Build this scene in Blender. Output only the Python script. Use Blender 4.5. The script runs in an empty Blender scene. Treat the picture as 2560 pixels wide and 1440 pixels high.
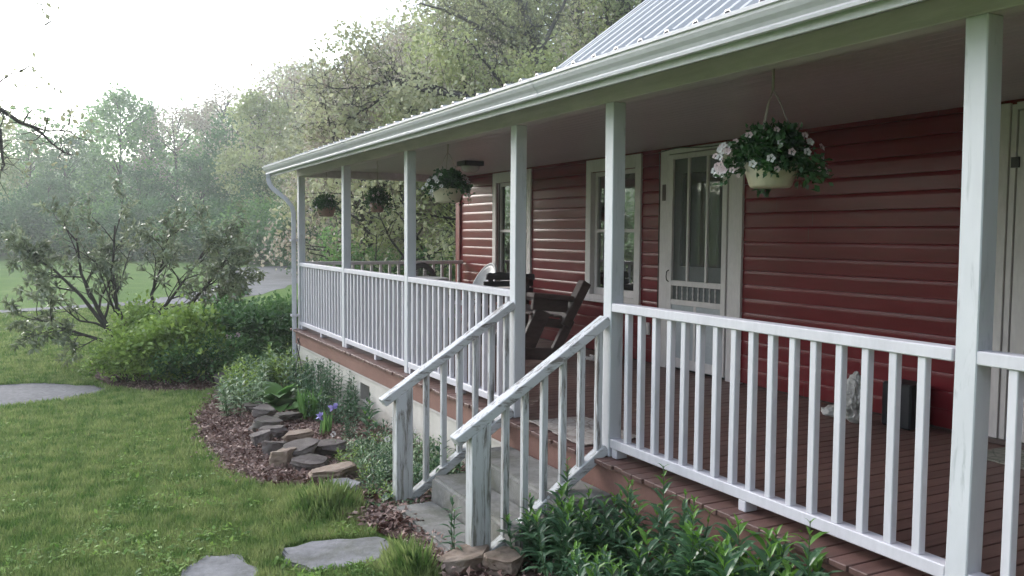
import bpy, bmesh, math, random
import numpy as np
from mathutils import Vector, Matrix, noise
from mathutils.geometry import tessellate_polygon
R = math.radians
sc = bpy.context.scene
COL = sc.collection
rnd = random.Random(7)

# ------------------------------------------------------------------ helpers
def tag(o, label=None, cat=None, group=None, kind=None):
    if label: o['label'] = label
    if cat: o['category'] = cat
    if group: o['group'] = group
    if kind: o['kind'] = kind
    return o

def empty(name, loc=(0, 0, 0), rz=0.0, label=None, cat=None, group=None):
    o = bpy.data.objects.new(name, None)
    COL.objects.link(o)
    o.location = loc
    o.rotation_euler = (0, 0, rz)
    o.empty_display_size = 0.1
    return tag(o, label, cat, group)

class MB:
    """collects geometry for ONE mesh object"""
    def __init__(self):
        self.v = []; self.f = []
    def add(self, vs, fs):
        n = len(self.v)
        self.v += [tuple(p) for p in vs]
        self.f += [tuple(i + n for i in f) for f in fs]
        return self
    def box(self, x0, x1, y0, y1, z0, z1):
        vs = [(x, y, z) for z in (z0, z1) for y in (y0, y1) for x in (x0, x1)]
        return self.add(vs, [(0, 2, 3, 1), (4, 5, 7, 6), (0, 1, 5, 4), (2, 6, 7, 3), (0, 4, 6, 2), (1, 3, 7, 5)])
    def obox(self, a, b, w, h, up=(0, 0, 1), w0=None):
        """bar from a to b, width w (sideways) and height h (along up)"""
        a = Vector(a); b = Vector(b); d = (b - a).normalized()
        s = d.cross(Vector(up)).normalized(); u = s.cross(d).normalized()
        vs = []
        for p in (a, b):
            for j, k in ((-1, -1), (1, -1), (1, 1), (-1, 1)):
                vs.append(p + s * (j * w / 2) + u * (k * h / 2))
        return self.add(vs, [(0, 1, 2, 3), (7, 6, 5, 4), (0, 4, 5, 1), (1, 5, 6, 2), (2, 6, 7, 3), (3, 7, 4, 0)])
    def tube(self, pts, radii, n=6, cap=True):
        pts = [Vector(p) for p in pts]
        if not hasattr(radii, '__len__'): radii = [radii] * len(pts)
        base = len(self.v); prev = None
        for i, p in enumerate(pts):
            d = (pts[min(i + 1, len(pts) - 1)] - pts[max(i - 1, 0)])
            d = d.normalized() if d.length > 1e-9 else Vector((0, 0, 1))
            if prev is None:
                s = d.cross(Vector((0.31, 0.17, 0.93)))
                if s.length < 1e-3: s = d.cross(Vector((1, 0, 0)))
            else:
                s = prev - d * prev.dot(d)
            s.normalize(); prev = s; u = d.cross(s)
            for k in range(n):
                a = 2 * math.pi * k / n
                self.v.append(tuple(p + (s * math.cos(a) + u * math.sin(a)) * radii[i]))
        for i in range(len(pts) - 1):
            for k in range(n):
                a = base + i * n + k; b = base + i * n + (k + 1) % n
                self.f.append((a, b, b + n, a + n))
        if cap:
            self.f.append(tuple(base + k for k in range(n))[::-1])
            self.f.append(tuple(base + (len(pts) - 1) * n + k for k in range(n)))
        return self
    def prism_y(self, prof, y0, y1):
        n = len(prof)
        vs = [(x, y0, z) for x, z in prof] + [(x, y1, z) for x, z in prof]
        fs = [(i, (i + 1) % n, (i + 1) % n + n, i + n) for i in range(n)]
        return self.add(vs, fs + [tuple(range(n))[::-1], tuple(range(n, 2 * n))])
    def strip_y(self, prof, y0, y1):
        n = len(prof)
        vs = [(x, y0, z) for x, z in prof] + [(x, y1, z) for x, z in prof]
        return self.add(vs, [(i, i + 1, i + 1 + n, i + n) for i in range(n - 1)])
    def lathe(self, prof, n=24, c=(0, 0, 0)):
        b = len(self.v)
        for r, z in prof:
            for k in range(n):
                a = 2 * math.pi * k / n
                self.v.append((c[0] + r * math.cos(a), c[1] + r * math.sin(a), c[2] + z))
        for i in range(len(prof) - 1):
            for k in range(n):
                k2 = (k + 1) % n
                self.f.append((b + i * n + k, b + i * n + k2, b + (i + 1) * n + k2, b + (i + 1) * n + k))
        return self
    def mesh(self, name):
        me = bpy.data.meshes.new(name)
        me.from_pydata(self.v, [], self.f)
        me.update()
        return me
    def build(self, name, m, parent=None, smooth=False, bevel=0.0):
        me = self.mesh(name)
        return link(name, me, m, parent, smooth, bevel)

def link(name, me, m, parent=None, smooth=False, bevel=0.0):
    if m is not None and not me.materials:
        for q in (m if isinstance(m, (list, tuple)) else [m]): me.materials.append(q)
    if smooth:
        me.polygons.foreach_set('use_smooth', [True] * len(me.polygons))
    o = bpy.data.objects.new(name, me)
    COL.objects.link(o)
    if parent: o.parent = parent
    if bevel:
        b = o.modifiers.new('bev', 'BEVEL'); b.width = bevel; b.segments = 1; b.limit_method = 'ANGLE'
    return o

def fix(o):
    bm = bmesh.new(); bm.from_mesh(o.data)
    bmesh.ops.recalc_face_normals(bm, faces=bm.faces)
    bm.to_mesh(o.data); bm.free(); return o

def copy_tree(o, parent=None):
    c = o.copy(); COL.objects.link(c)
    if parent: c.parent = parent
    for ch in list(o.children): copy_tree(ch, c)
    return c

# fast quads from numpy: V (N,4,3)
def np_quads(name, V, m, parent=None, extra=None):
    V = np.asarray(V, dtype=np.float32).reshape(-1, 4, 3)
    n = len(V)
    me = bpy.data.meshes.new(name)
    me.vertices.add(n * 4); me.vertices.foreach_set('co', V.reshape(-1))
    me.loops.add(n * 4); me.loops.foreach_set('vertex_index', np.arange(n * 4, dtype=np.int32))
    me.polygons.add(n)
    me.polygons.foreach_set('loop_start', np.arange(0, n * 4, 4, dtype=np.int32))
    me.polygons.foreach_set('loop_total', np.full(n, 4, dtype=np.int32))
    me.update(calc_edges=True)
    return link(name, me, m, parent)

def unit(a): return a / np.maximum(np.linalg.norm(a, axis=-1, keepdims=True), 1e-9)

def leaf_quads(C, size, D, N, aspect=0.45, fold=0.12):
    """kite leaves. C base points, D direction, N approx normal"""
    D = unit(D); S = unit(np.cross(D, N)); U = np.cross(S, D)
    L = np.asarray(size).reshape(-1, 1)
    a = C; c = C + D * L
    mid = C + D * L * 0.45
    b = mid + S * L * aspect * 0.5 + U * L * fold
    d = mid - S * L * aspect * 0.5 + U * L * fold
    return np.stack([a, b, c, d], axis=1)

def rand_dirs(g, n, zb=0.0):
    v = g.normal(size=(n, 3)); v[:, 2] += zb
    return unit(v)

# ------------------------------------------------------------------ materials
def mat(name):
    m = bpy.data.materials.new(name); m.use_nodes = True
    nt = m.node_tree
    return m, nt, nt.nodes['Principled BSDF']

def nn(nt, t, **kw):
    n = nt.nodes.new(t)
    for k, v in kw.items(): setattr(n, k, v)
    return n

def ramp(nt, fac, stops, interp='LINEAR'):
    r = nn(nt, 'ShaderNodeValToRGB'); r.color_ramp.interpolation = interp
    e = r.color_ramp.elements
    while len(e) > 1: e.remove(e[-1])
    e[0].position = stops[0][0]; e[0].color = (*stops[0][1], 1)
    for p, c in stops[1:]:
        q = e.new(p); q.color = (*c, 1)
    nt.links.new(fac, r.inputs[0])
    return r.outputs[0]

def wpos(nt, scale=(1, 1, 1), obj=False):
    if obj:
        src = nn(nt, 'ShaderNodeTexCoord').outputs['Object']
    else:
        src = nn(nt, 'ShaderNodeNewGeometry').outputs['Position']
    mp = nn(nt, 'ShaderNodeMapping'); mp.inputs['Scale'].default_value = scale
    nt.links.new(src, mp.inputs[0])
    return mp.outputs[0]

def noise_tex(nt, vec, scale, detail=4, rough=0.6, dist=0.0):
    n = nn(nt, 'ShaderNodeTexNoise')
    n.inputs['Scale'].default_value = scale; n.inputs['Detail'].default_value = detail
    n.inputs['Roughness'].default_value = rough; n.inputs['Distortion'].default_value = dist
    nt.links.new(vec, n.inputs['Vector'])
    return n.outputs['Fac']

def mixc(nt, fac, a, b, mode='MIX'):
    m = nn(nt, 'ShaderNodeMix', data_type='RGBA', blend_type=mode)
    for sock, val in ((m.inputs[0], fac), (m.inputs[6], a), (m.inputs[7], b)):
        if hasattr(val, 'default_value') or hasattr(val, 'links'): nt.links.new(val, sock)
        elif isinstance(val, (int, float)): sock.default_value = val
        else: sock.default_value = (*val, 1)
    return m.outputs[2]

def bump(nt, p, h, strength=0.3, dist=0.01):
    b = nn(nt, 'ShaderNodeBump'); b.inputs['Strength'].default_value = strength
    b.inputs['Distance'].default_value = dist
    nt.links.new(h, b.inputs['Height']); nt.links.new(b.outputs[0], p.inputs['Normal'])

def paint(name, c, c2, rough=0.5, nscale=3.0, stretch=(1, 1, 1), lo=0.35, hi=0.7, bstr=0.15, coat=0.0, fine=40):
    m, nt, p = mat(name)
    v = wpos(nt, stretch)
    f = noise_tex(nt, v, nscale, 6, 0.65)
    col = ramp(nt, f, [(lo, c), (hi, c2)])
    f2 = noise_tex(nt, v, fine, 3, 0.6)
    col = mixc(nt, 0.18, col, ramp(nt, f2, [(0.3, tuple(x * 0.6 for x in c)), (0.7, tuple(min(1, x * 1.25) for x in c))]))
    nt.links.new(col, p.inputs['Base Color'])
    p.inputs['Roughness'].default_value = rough
    p.inputs['Coat Weight'].default_value = coat
    bump(nt, p, f2, bstr, 0.003)
    return m

M = {}
M['white'] = paint('white_paint', (0.66, 0.64, 0.685), (0.565, 0.545, 0.59), 0.5, 5, (1, 1, 0.25))
M['trim'] = paint('cream_trim_paint', (0.66, 0.61, 0.60), (0.56, 0.51, 0.50), 0.5, 3, (1, 1, 0.3))
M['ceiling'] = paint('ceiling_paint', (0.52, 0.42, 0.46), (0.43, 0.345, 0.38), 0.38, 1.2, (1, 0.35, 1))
M['fascia'] = paint('skirt_board_paint', (0.26, 0.135, 0.11), (0.19, 0.09, 0.072), 0.6, 2.2, (1, 1, 1.4))
M['gutter'] = paint('gutter_enamel', (0.65, 0.63, 0.68), (0.56, 0.54, 0.59), 0.32, 2.0, (1, 0.4, 1), bstr=0.03)
M['corner'] = paint('red_trim_paint', (0.20, 0.03, 0.03), (0.14, 0.02, 0.022), 0.4, 4)
M['dark'] = paint('dark_metal', (0.03, 0.025, 0.025), (0.05, 0.04, 0.04), 0.5, 6)
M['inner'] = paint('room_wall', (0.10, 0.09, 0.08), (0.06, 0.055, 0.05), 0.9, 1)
M['brownwood'] = paint('dark_stained_wood', (0.115, 0.078, 0.07), (0.055, 0.036, 0.034), 0.55, 6, (1, 1, 3), bstr=0.4)
M['greywood'] = paint('weathered_grey_wood', (0.085, 0.072, 0.080), (0.05, 0.042, 0.047), 0.6, 7, (1, 1, 5), bstr=0.4)
M['plastic'] = paint('pale_plastic', (0.50, 0.50, 0.52), (0.42, 0.42, 0.44), 0.35, 4, bstr=0.05)
M['wicker'] = paint('dark_wicker', (0.10, 0.095, 0.09), (0.05, 0.048, 0.045), 0.5, 60, bstr=0.5)
M['pot'] = paint('cream_plastic_pot', (0.62, 0.55, 0.42), (0.52, 0.45, 0.34), 0.45, 4, bstr=0.05)
M['potterra'] = paint('brown_plastic_pot', (0.30, 0.19, 0.15), (0.24, 0.15, 0.12), 0.5, 4, bstr=0.05)
M['cord'] = paint('hanger_cord', (0.45, 0.38, 0.36), (0.36, 0.30, 0.28), 0.6, 10)
M['cable'] = paint('cable_sheath', (0.07, 0.08, 0.06), (0.04, 0.045, 0.035), 0.6, 10)
M['bark'] = paint('bark', (0.065, 0.055, 0.048), (0.035, 0.03, 0.026), 0.95, 9, (1, 1, 0.35), bstr=1.0, fine=25)
M['barkpale'] = paint('pale_bark', (0.20, 0.185, 0.17), (0.11, 0.10, 0.09), 0.95, 6, (1, 1, 0.35), bstr=1.0, fine=25)
M['frosted'] = paint('frosted_lamp_glass', (0.50, 0.47, 0.46), (0.44, 0.41, 0.40), 0.25, 4, bstr=0.02)

def beam_mat():
    m, nt, p = mat('cracked_white_beam_paint')
    v = wpos(nt, (6, 0.7, 6))
    f = noise_tex(nt, v, 2.2, 6, 0.7, 0.6)
    col = ramp(nt, f, [(0.33, (0.68, 0.58, 0.62)), (0.72, (0.50, 0.42, 0.455))])
    v2 = wpos(nt, (14, 0.55, 14))
    f2 = noise_tex(nt, v2, 2.0, 5, 0.75, 0.4)
    crack = ramp(nt, f2, [(0.30, (1, 1, 1)), (0.335, (0, 0, 0))])
    col = mixc(nt, crack, col, (0.12, 0.12, 0.10))
    nt.links.new(col, p.inputs['Base Color']); p.inputs['Roughness'].default_value = 0.6
    bump(nt, p, f2, 0.4, 0.004)
    return m
M['beam'] = beam_mat()

def weathered(nm, st):
    m, nt, p = mat(nm)
    v = wpos(nt, st); g = nn(nt, 'ShaderNodeNewGeometry')
    f = noise_tex(nt, v, 2.6, 8, 0.72, 0.5)
    mask = ramp(nt, f, [(0.50, (0, 0, 0)), (0.60, (0.92, 0.92, 0.92))])
    wood = ramp(nt, noise_tex(nt, wpos(nt, (5, 60, 5)), 3, 4), [(0.3, (0.09, 0.075, 0.065)), (0.7, (0.27, 0.24, 0.22))])
    col = mixc(nt, mask, (0.60, 0.60, 0.625), wood)
    # green algae low down on the posts
    s = nn(nt, 'ShaderNodeSeparateXYZ'); nt.links.new(g.outputs['Position'], s.inputs[0])
    mr = nn(nt, 'ShaderNodeMapRange'); mr.inputs[1].default_value = 0.15; mr.inputs[2].default_value = -0.45
    mr.inputs[3].default_value = 0.0; mr.inputs[4].default_value = 0.75
    nt.links.new(s.outputs[2], mr.inputs[0])
    mm = nn(nt, 'ShaderNodeMath', operation='MULTIPLY'); nt.links.new(mr.outputs[0], mm.inputs[0]); nt.links.new(noise_tex(nt, v, 5, 4), mm.inputs[1])
    col = mixc(nt, mm.outputs[0], col, (0.16, 0.19, 0.13))
    nt.links.new(col, p.inputs['Base Color']); p.inputs['Roughness'].default_value = 0.65
    bump(nt, p, f, 0.5, 0.004)
    return m
M['weather'] = weathered('peeling_white_rail_paint', (2.2, 16, 10))
M['weatherv'] = weathered('peeling_white_post_paint', (13, 13, 1.1))

def post_mat():
    m, nt, p = mat('scuffed_white_post_paint')
    v = wpos(nt, (9, 9, 1.6))
    f = noise_tex(nt, v, 2.0, 8, 0.72, 0.8)
    mask = ramp(nt, f, [(0.56, (0, 0, 0)), (0.72, (0.8, 0.8, 0.8))])
    base = ramp(nt, noise_tex(nt, wpos(nt, (3, 3, 0.6)), 3, 4), [(0.3, (0.575, 0.575, 0.605)), (0.7, (0.655, 0.655, 0.69))])
    col = mixc(nt, mask, base, (0.33, 0.35, 0.36))
    nt.links.new(col, p.inputs['Base Color']); p.inputs['Roughness'].default_value = 0.5
    bump(nt, p, noise_tex(nt, wpos(nt, (1, 1, 0.2)), 30, 4), 0.25, 0.003)
    return m
M['post'] = post_mat()

def red_siding():
    m, nt, p = mat('red_gloss_siding_paint')
    v = wpos(nt, (1, 0.35, 3))
    f = noise_tex(nt, v, 2.5, 6, 0.6)
    col = ramp(nt, f, [(0.3, (0.175, 0.015, 0.022)), (0.7, (0.12, 0.010, 0.014))])
    nt.links.new(col, p.inputs['Base Color'])
    f2 = noise_tex(nt, wpos(nt, (1, 0.25, 1)), 9, 5, 0.6)
    r = nn(nt, 'ShaderNodeMapRange'); r.inputs[3].default_value = 0.27; r.inputs[4].default_value = 0.33
    nt.links.new(f2, r.inputs[0]); nt.links.new(r.outputs[0], p.inputs['Roughness'])
    p.inputs['Specular IOR Level'].default_value = 0.2; p.inputs['Coat Weight'].default_value = 0.2; p.inputs['Coat Roughness'].default_value = 0.14
    bump(nt, p, noise_tex(nt, wpos(nt, (1, 0.5, 2)), 14, 5, 0.6), 0.06, 0.004)
    return m
M['red'] = red_siding()

def deck_mat():
    m, nt, p = mat('worn_brown_red_deck_paint')
    g = nn(nt, 'ShaderNodeNewGeometry')
    col = ramp(nt, g.outputs['Random Per Island'], [(0.0, (0.105, 0.055, 0.047)), (0.5, (0.13, 0.068, 0.058)), (1.0, (0.16, 0.086, 0.072))])
    f = noise_tex(nt, wpos(nt, (0.8, 8, 1)), 4, 6, 0.7)
    col = mixc(nt, 0.35, col, ramp(nt, f, [(0.3, (0.08, 0.04, 0.035)), (0.75, (0.26, 0.15, 0.125))]))
    nt.links.new(col, p.inputs['Base Color']); p.inputs['Roughness'].default_value = 0.5
    bump(nt, p, f, 0.35, 0.004)
    return m
M['deck'] = deck_mat()

def foundation_mat():
    m, nt, p = mat('whitewashed_block')
    v = wpos(nt, (1, 1, 1))
    f = noise_tex(nt, v, 3, 7, 0.65)
    col = ramp(nt, f, [(0.3, (0.62, 0.58, 0.54)), (0.7, (0.50, 0.47, 0.43))])
    s = nn(nt, 'ShaderNodeSeparateXYZ'); nt.links.new(nn(nt, 'ShaderNodeNewGeometry').outputs['Position'], s.inputs[0])
    mr = nn(nt, 'ShaderNodeMapRange'); mr.inputs[1].default_value = -0.35; mr.inputs[2].default_value = -0.66
    nt.links.new(s.outputs[2], mr.inputs[0])
    mm = nn(nt, 'ShaderNodeMath', operation='MULTIPLY'); nt.links.new(mr.outputs[0], mm.inputs[0]); nt.links.new(f, mm.inputs[1])
    col = mixc(nt, mm.outputs[0], col, (0.24, 0.18, 0.14))
    nt.links.new(col, p.inputs['Base Color']); p.inputs['Roughness'].default_value = 0.85
    bump(nt, p, noise_tex(nt, v, 18, 5), 0.6, 0.01)
    return m
M['found'] = foundation_mat()

def metal_roof():
    m, nt, p = mat('galvanised_roof_metal')
    f = noise_tex(nt, wpos(nt, (1, 1, 1)), 2, 5)
    col = ramp(nt, f, [(0.3, (0.58, 0.57, 0.55)), (0.7, (0.48, 0.47, 0.455))])
    nt.links.new(col, p.inputs['Base Color']); p.inputs['Metallic'].default_value = 0.7
    p.inputs['Roughness'].default_value = 0.38
    return m
M['roof'] = metal_roof()

def glass_mat(name='window_glass', rough=0.02):
    m = bpy.data.materials.new(name); m.use_nodes = True; nt = m.node_tree
    for n in list(nt.nodes): nt.nodes.remove(n)
    out = nn(nt, 'ShaderNodeOutputMaterial'); mx = nn(nt, 'ShaderNodeMixShader')
    tr = nn(nt, 'ShaderNodeBsdfTransparent'); tr.inputs[0].default_value = (0.85, 0.9, 0.88, 1)
    gl = nn(nt, 'ShaderNodeBsdfGlossy'); gl.inputs['Roughness'].default_value = rough
    fr = nn(nt, 'ShaderNodeFresnel'); fr.inputs[0].default_value = 1.45
    ml = nn(nt, 'ShaderNodeMath', operation='MULTIPLY'); ml.inputs[1].default_value = 0.4
    nt.links.new(fr.outputs[0], ml.inputs[0]); nt.links.new(ml.outputs[0], mx.inputs[0]); nt.links.new(tr.outputs[0], mx.inputs[1]); nt.links.new(gl.outputs[0], mx.inputs[2])
    nt.links.new(mx.outputs[0], out.inputs[0])
    return m
M['glass'] = glass_mat()

def screen_mat():
    m = bpy.data.materials.new('insect_screen'); m.use_nodes = True; nt = m.node_tree
    for n in list(nt.nodes): nt.nodes.remove(n)
    out = nn(nt, 'ShaderNodeOutputMaterial'); mx = nn(nt, 'ShaderNodeMixShader')
    tr = nn(nt, 'ShaderNodeBsdfTransparent'); df = nn(nt, 'ShaderNodeBsdfDiffuse'); df.inputs[0].default_value = (0.16, 0.16, 0.15, 1)
    mx.inputs[0].default_value = 0.5
    nt.links.new(tr.outputs[0], mx.inputs[1]); nt.links.new(df.outputs[0], mx.inputs[2]); nt.links.new(mx.outputs[0], out.inputs[0])
    return m
M['screen'] = screen_mat()

def leaf_mat(name, stops, trans=0.42, rough=0.5, spec=0.5, patch=None):
    m, nt, p = mat(name)
    g = nn(nt, 'ShaderNodeNewGeometry')
    col = ramp(nt, g.outputs['Random Per Island'], stops)
    # clumps of lighter and darker growth
    f = noise_tex(nt, wpos(nt, obj=True), patch or 1.0, 3, 0.6)
    hi = tuple(min(1, c * 1.5) for c in stops[-1][1]); lo = tuple(c * 0.75 for c in stops[0][1])
    col = mixc(nt, 0.45, col, ramp(nt, f, [(0.38, lo), (0.62, hi)]))
    nt.links.new(col, p.inputs['Base Color']); p.inputs['Roughness'].default_value = rough
    p.inputs['Specular IOR Level'].default_value = spec
    tl = nn(nt, 'ShaderNodeBsdfTranslucent'); nt.links.new(col, tl.inputs[0])
    mx = nn(nt, 'ShaderNodeMixShader'); mx.inputs[0].default_value = trans
    nt.links.new(p.outputs[0], mx.inputs[1]); nt.links.new(tl.outputs[0], mx.inputs[2])
    nt.links.new(mx.outputs[0], nt.nodes['Material Output'].inputs[0])
    return m
L = {}
L['dark'] = leaf_mat('dark_green_leaves', [(0, (0.04, 0.11, 0.045)), (0.6, (0.07, 0.165, 0.06)), (1, (0.12, 0.23, 0.08))], patch=0.5)
L['green'] = leaf_mat('fresh_green_leaves', [(0, (0.08, 0.19, 0.06)), (0.6, (0.13, 0.27, 0.08)), (1, (0.22, 0.37, 0.11))], patch=0.5)
L['yellow'] = leaf_mat('yellow_green_spring_leaves', [(0, (0.22, 0.27, 0.11)), (0.6, (0.33, 0.38, 0.16)), (1, (0.50, 0.53, 0.27))], patch=0.6)
L['olive'] = leaf_mat('olive_spring_leaves', [(0, (0.25, 0.265, 0.145)), (0.6, (0.36, 0.375, 0.21)), (1, (0.52, 0.52, 0.33))], patch=0.6)
L['mauve'] = leaf_mat('brownish_new_leaves', [(0, (0.27, 0.22, 0.18)), (0.6, (0.36, 0.31, 0.25)), (1, (0.48, 0.43, 0.34))], patch=0.5)
L['rhodo'] = leaf_mat('glossy_rhododendron_leaves', [(0, (0.09, 0.12, 0.06)), (0.6, (0.17, 0.22, 0.10)), (1, (0.40, 0.44, 0.28))], 0.25, 0.28, 0.8, 3)
L['azalea'] = leaf_mat('azalea_leaves', [(0, (0.13, 0.23, 0.045)), (0.6, (0.24, 0.37, 0.07)), (1, (0.40, 0.52, 0.12))], 0.35, 0.45, 0.5, 2.0)
L['azdark'] = leaf_mat('deep_green_shrub_leaves', [(0, (0.045, 0.12, 0.04)), (0.6, (0.09, 0.20, 0.06)), (1, (0.16, 0.29, 0.09))], 0.35, 0.4, 0.5, 2.0)
L['phlox'] = leaf_mat('phlox_leaves', [(0, (0.04, 0.105, 0.05)), (0.6, (0.065, 0.145, 0.068)), (1, (0.11, 0.21, 0.10))], 0.3, 0.34, 0.6, 4.0)
L['tip'] = leaf_mat('young_leaf_tips', [(0, (0.10, 0.24, 0.035)), (1, (0.16, 0.32, 0.05))], 0.4, 0.4, 0.5, 4.0)
L['cover'] = leaf_mat('pale_ground_cover_leaves', [(0, (0.07, 0.17, 0.06)), (0.6, (0.13, 0.26, 0.09)), (0.94, (0.24, 0.37, 0.15)), (1, (0.42, 0.50, 0.32))], 0.25, 0.35, 0.6, 3.0)
L['grass'] = leaf_mat('grass_blades', [(0, (0.10, 0.19, 0.052)), (0.55, (0.17, 0.30, 0.08)), (0.95, (0.30, 0.43, 0.125)), (1, (0.34, 0.33, 0.16))], 0.4, 0.5, 0.3, 5.0)
L['weed'] = leaf_mat('lawn_weed_leaves', [(0, (0.10, 0.22, 0.05)), (0.7, (0.18, 0.33, 0.07)), (1, (0.34, 0.48, 0.12))], 0.4, 0.5, 0.3, 4.0)
L['litter'] = leaf_mat('dry_leaf_litter', [(0, (0.09, 0.035, 0.028)), (0.35, (0.16, 0.075, 0.055)), (0.8, (0.26, 0.15, 0.12)), (1, (0.42, 0.31, 0.27))], 0.1, 0.6, 0.4, 3.0)
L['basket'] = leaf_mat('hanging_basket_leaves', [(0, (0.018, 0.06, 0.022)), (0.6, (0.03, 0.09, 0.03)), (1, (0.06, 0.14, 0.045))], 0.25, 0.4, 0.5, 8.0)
L['pink'] = leaf_mat('pale_pink_petals', [(0, (0.62, 0.42, 0.45)), (1, (0.78, 0.62, 0.64))], 0.3, 0.5, 0.4, 8.0)
L['whitepet'] = leaf_mat('white_petals', [(0, (0.66, 0.62, 0.64)), (1, (0.80, 0.79, 0.79))], 0.3, 0.5, 0.4, 8.0)
L['violet'] = leaf_mat('violet_petals', [(0, (0.26, 0.22, 0.50)), (1, (0.38, 0.34, 0.66))], 0.3, 0.5, 0.4, 8.0)
L['stem'] = paint('green_stems', (0.07, 0.12, 0.05), (0.05, 0.09, 0.035), 0.6, 9)
L['drystem'] = paint('woody_stems', (0.09, 0.07, 0.05), (0.06, 0.05, 0.035), 0.8, 9)

def stone_mat(name, a, b, c):
    m, nt, p = mat(name)
    v = wpos(nt)
    f = noise_tex(nt, v, 6, 8, 0.7, 0.3)
    col = ramp(nt, f, [(0.3, a), (0.5, b), (0.72, c)])
    mo = ramp(nt, noise_tex(nt, v, 2.6, 7, 0.7, 0.4), [(0.50, (0, 0, 0)), (0.66, (0.6, 0.6, 0.6))])
    col = mixc(nt, mo, col, (0.085, 0.09, 0.05))
    nt.links.new(col, p.inputs['Base Color']); p.inputs['Roughness'].default_value = 0.85
    bump(nt, p, noise_tex(nt, v, 22, 6, 0.7), 0.7, 0.012)
    return m
M['stone'] = stone_mat('grey_brown_fieldstone', (0.07, 0.055, 0.05), (0.125, 0.10, 0.092), (0.20, 0.17, 0.16))
M['tanstone'] = stone_mat('tan_fieldstone', (0.16, 0.11, 0.08), (0.26, 0.19, 0.145), (0.36, 0.29, 0.24))
M['flag'] = stone_mat('pale_flagstone', (0.13, 0.125, 0.125), (0.22, 0.215, 0.22), (0.32, 0.31, 0.32))
M['concrete'] = stone_mat('worn_concrete', (0.14, 0.135, 0.125), (0.22, 0.21, 0.195), (0.31, 0.30, 0.28))
M['coral'] = stone_mat('bleached_stone', (0.34, 0.33, 0.32), (0.50, 0.48, 0.46), (0.62, 0.60, 0.58))
M['black'] = paint('black_box', (0.012, 0.012, 0.016), (0.02, 0.02, 0.025), 0.6, 8)

def gravel_mat():
    m, nt, p = mat('grey_gravel')
    v = wpos(nt)
    vo = nn(nt, 'ShaderNodeTexVoronoi'); vo.inputs['Scale'].default_value = 26; nt.links.new(v, vo.inputs['Vector'])
    c1 = ramp(nt, vo.outputs['Color'], [(0.0, (0.11, 0.105, 0.11)), (1.0, (0.27, 0.26, 0.265))])
    c2 = ramp(nt, noise_tex(nt, v, 0.8, 6, 0.65), [(0.35, (0.085, 0.08, 0.08)), (0.65, (0.20, 0.19, 0.195))])
    nt.links.new(mixc(nt, 0.5, c1, c2), p.inputs['Base Color']); p.inputs['Roughness'].default_value = 0.9
    bump(nt, p, vo.outputs['Distance'], 0.25, 0.01)
    return m
M['gravel'] = gravel_mat()

def lawn_mat():
    m, nt, p = mat('lawn_turf')
    v = wpos(nt)
    a = ramp(nt, noise_tex(nt, v, 0.35, 5, 0.6), [(0.35, (0.135, 0.24, 0.07)), (0.5, (0.18, 0.30, 0.085)), (0.68, (0.28, 0.38, 0.125))])
    b = ramp(nt, noise_tex(nt, wpos(nt, (1, 0.5, 1)), 3.5, 6, 0.7), [(0.3, (0.04, 0.085, 0.02)), (0.7, (0.14, 0.19, 0.05))])
    c = ramp(nt, noise_tex(nt, v, 45, 3, 0.7), [(0.3, (0.03, 0.07, 0.015)), (0.7, (0.13, 0.20, 0.05))])
    col = mixc(nt, 0.45, a, b); col = mixc(nt, 0.3, col, c)
    nt.links.new(col, p.inputs['Base Color']); p.inputs['Roughness'].default_value = 0.95; p.inputs['Specular IOR Level'].default_value = 0.08
    bump(nt, p, noise_tex(nt, v, 30, 5, 0.7), 0.8, 0.03)
    return m
M['lawn'] = lawn_mat()
M['hill'] = paint('woodland_floor', (0.07, 0.08, 0.035), (0.10, 0.09, 0.05), 0.95, 0.3)

def mulch_mat():
    m, nt, p = mat('brown_mulch_soil')
    v = wpos(nt)
    f = noise_tex(nt, v, 16, 7, 0.75)
    col = ramp(nt, f, [(0.3, (0.045, 0.022, 0.018)), (0.5, (0.10, 0.052, 0.04)), (0.72, (0.19, 0.115, 0.09))])
    nt.links.new(col, p.inputs['Base Color']); p.inputs['Roughness'].default_value = 0.9
    bump(nt, p, f, 1.0, 0.03)
    return m
M['mulch'] = mulch_mat()

def mat_rug(name, a, b):
    m, nt, p = mat(name)
    v = wpos(nt, obj=True)
    vo = nn(nt, 'ShaderNodeTexVoronoi', feature='DISTANCE_TO_EDGE'); vo.inputs['Scale'].default_value = 9; nt.links.new(v, vo.inputs['Vector'])
    f = noise_tex(nt, v, 14, 6, 0.7, 1.5)
    col = ramp(nt, vo.outputs['Distance'], [(0.0, b), (0.07, a)])
    col = mixc(nt, 0.4, col, ramp(nt, f, [(0.4, b), (0.55, a)]))
    nt.links.new(col, p.inputs['Base Color']); p.inputs['Roughness'].default_value = 0.95
    bump(nt, p, f, 0.6, 0.01)
    return m
M['rug'] = mat_rug('pale_rag_mat', (0.46, 0.41, 0.37), (0.20, 0.15, 0.13))
M['rug2'] = mat_rug('mottled_mat', (0.27, 0.26, 0.22), (0.06, 0.06, 0.055))

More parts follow.
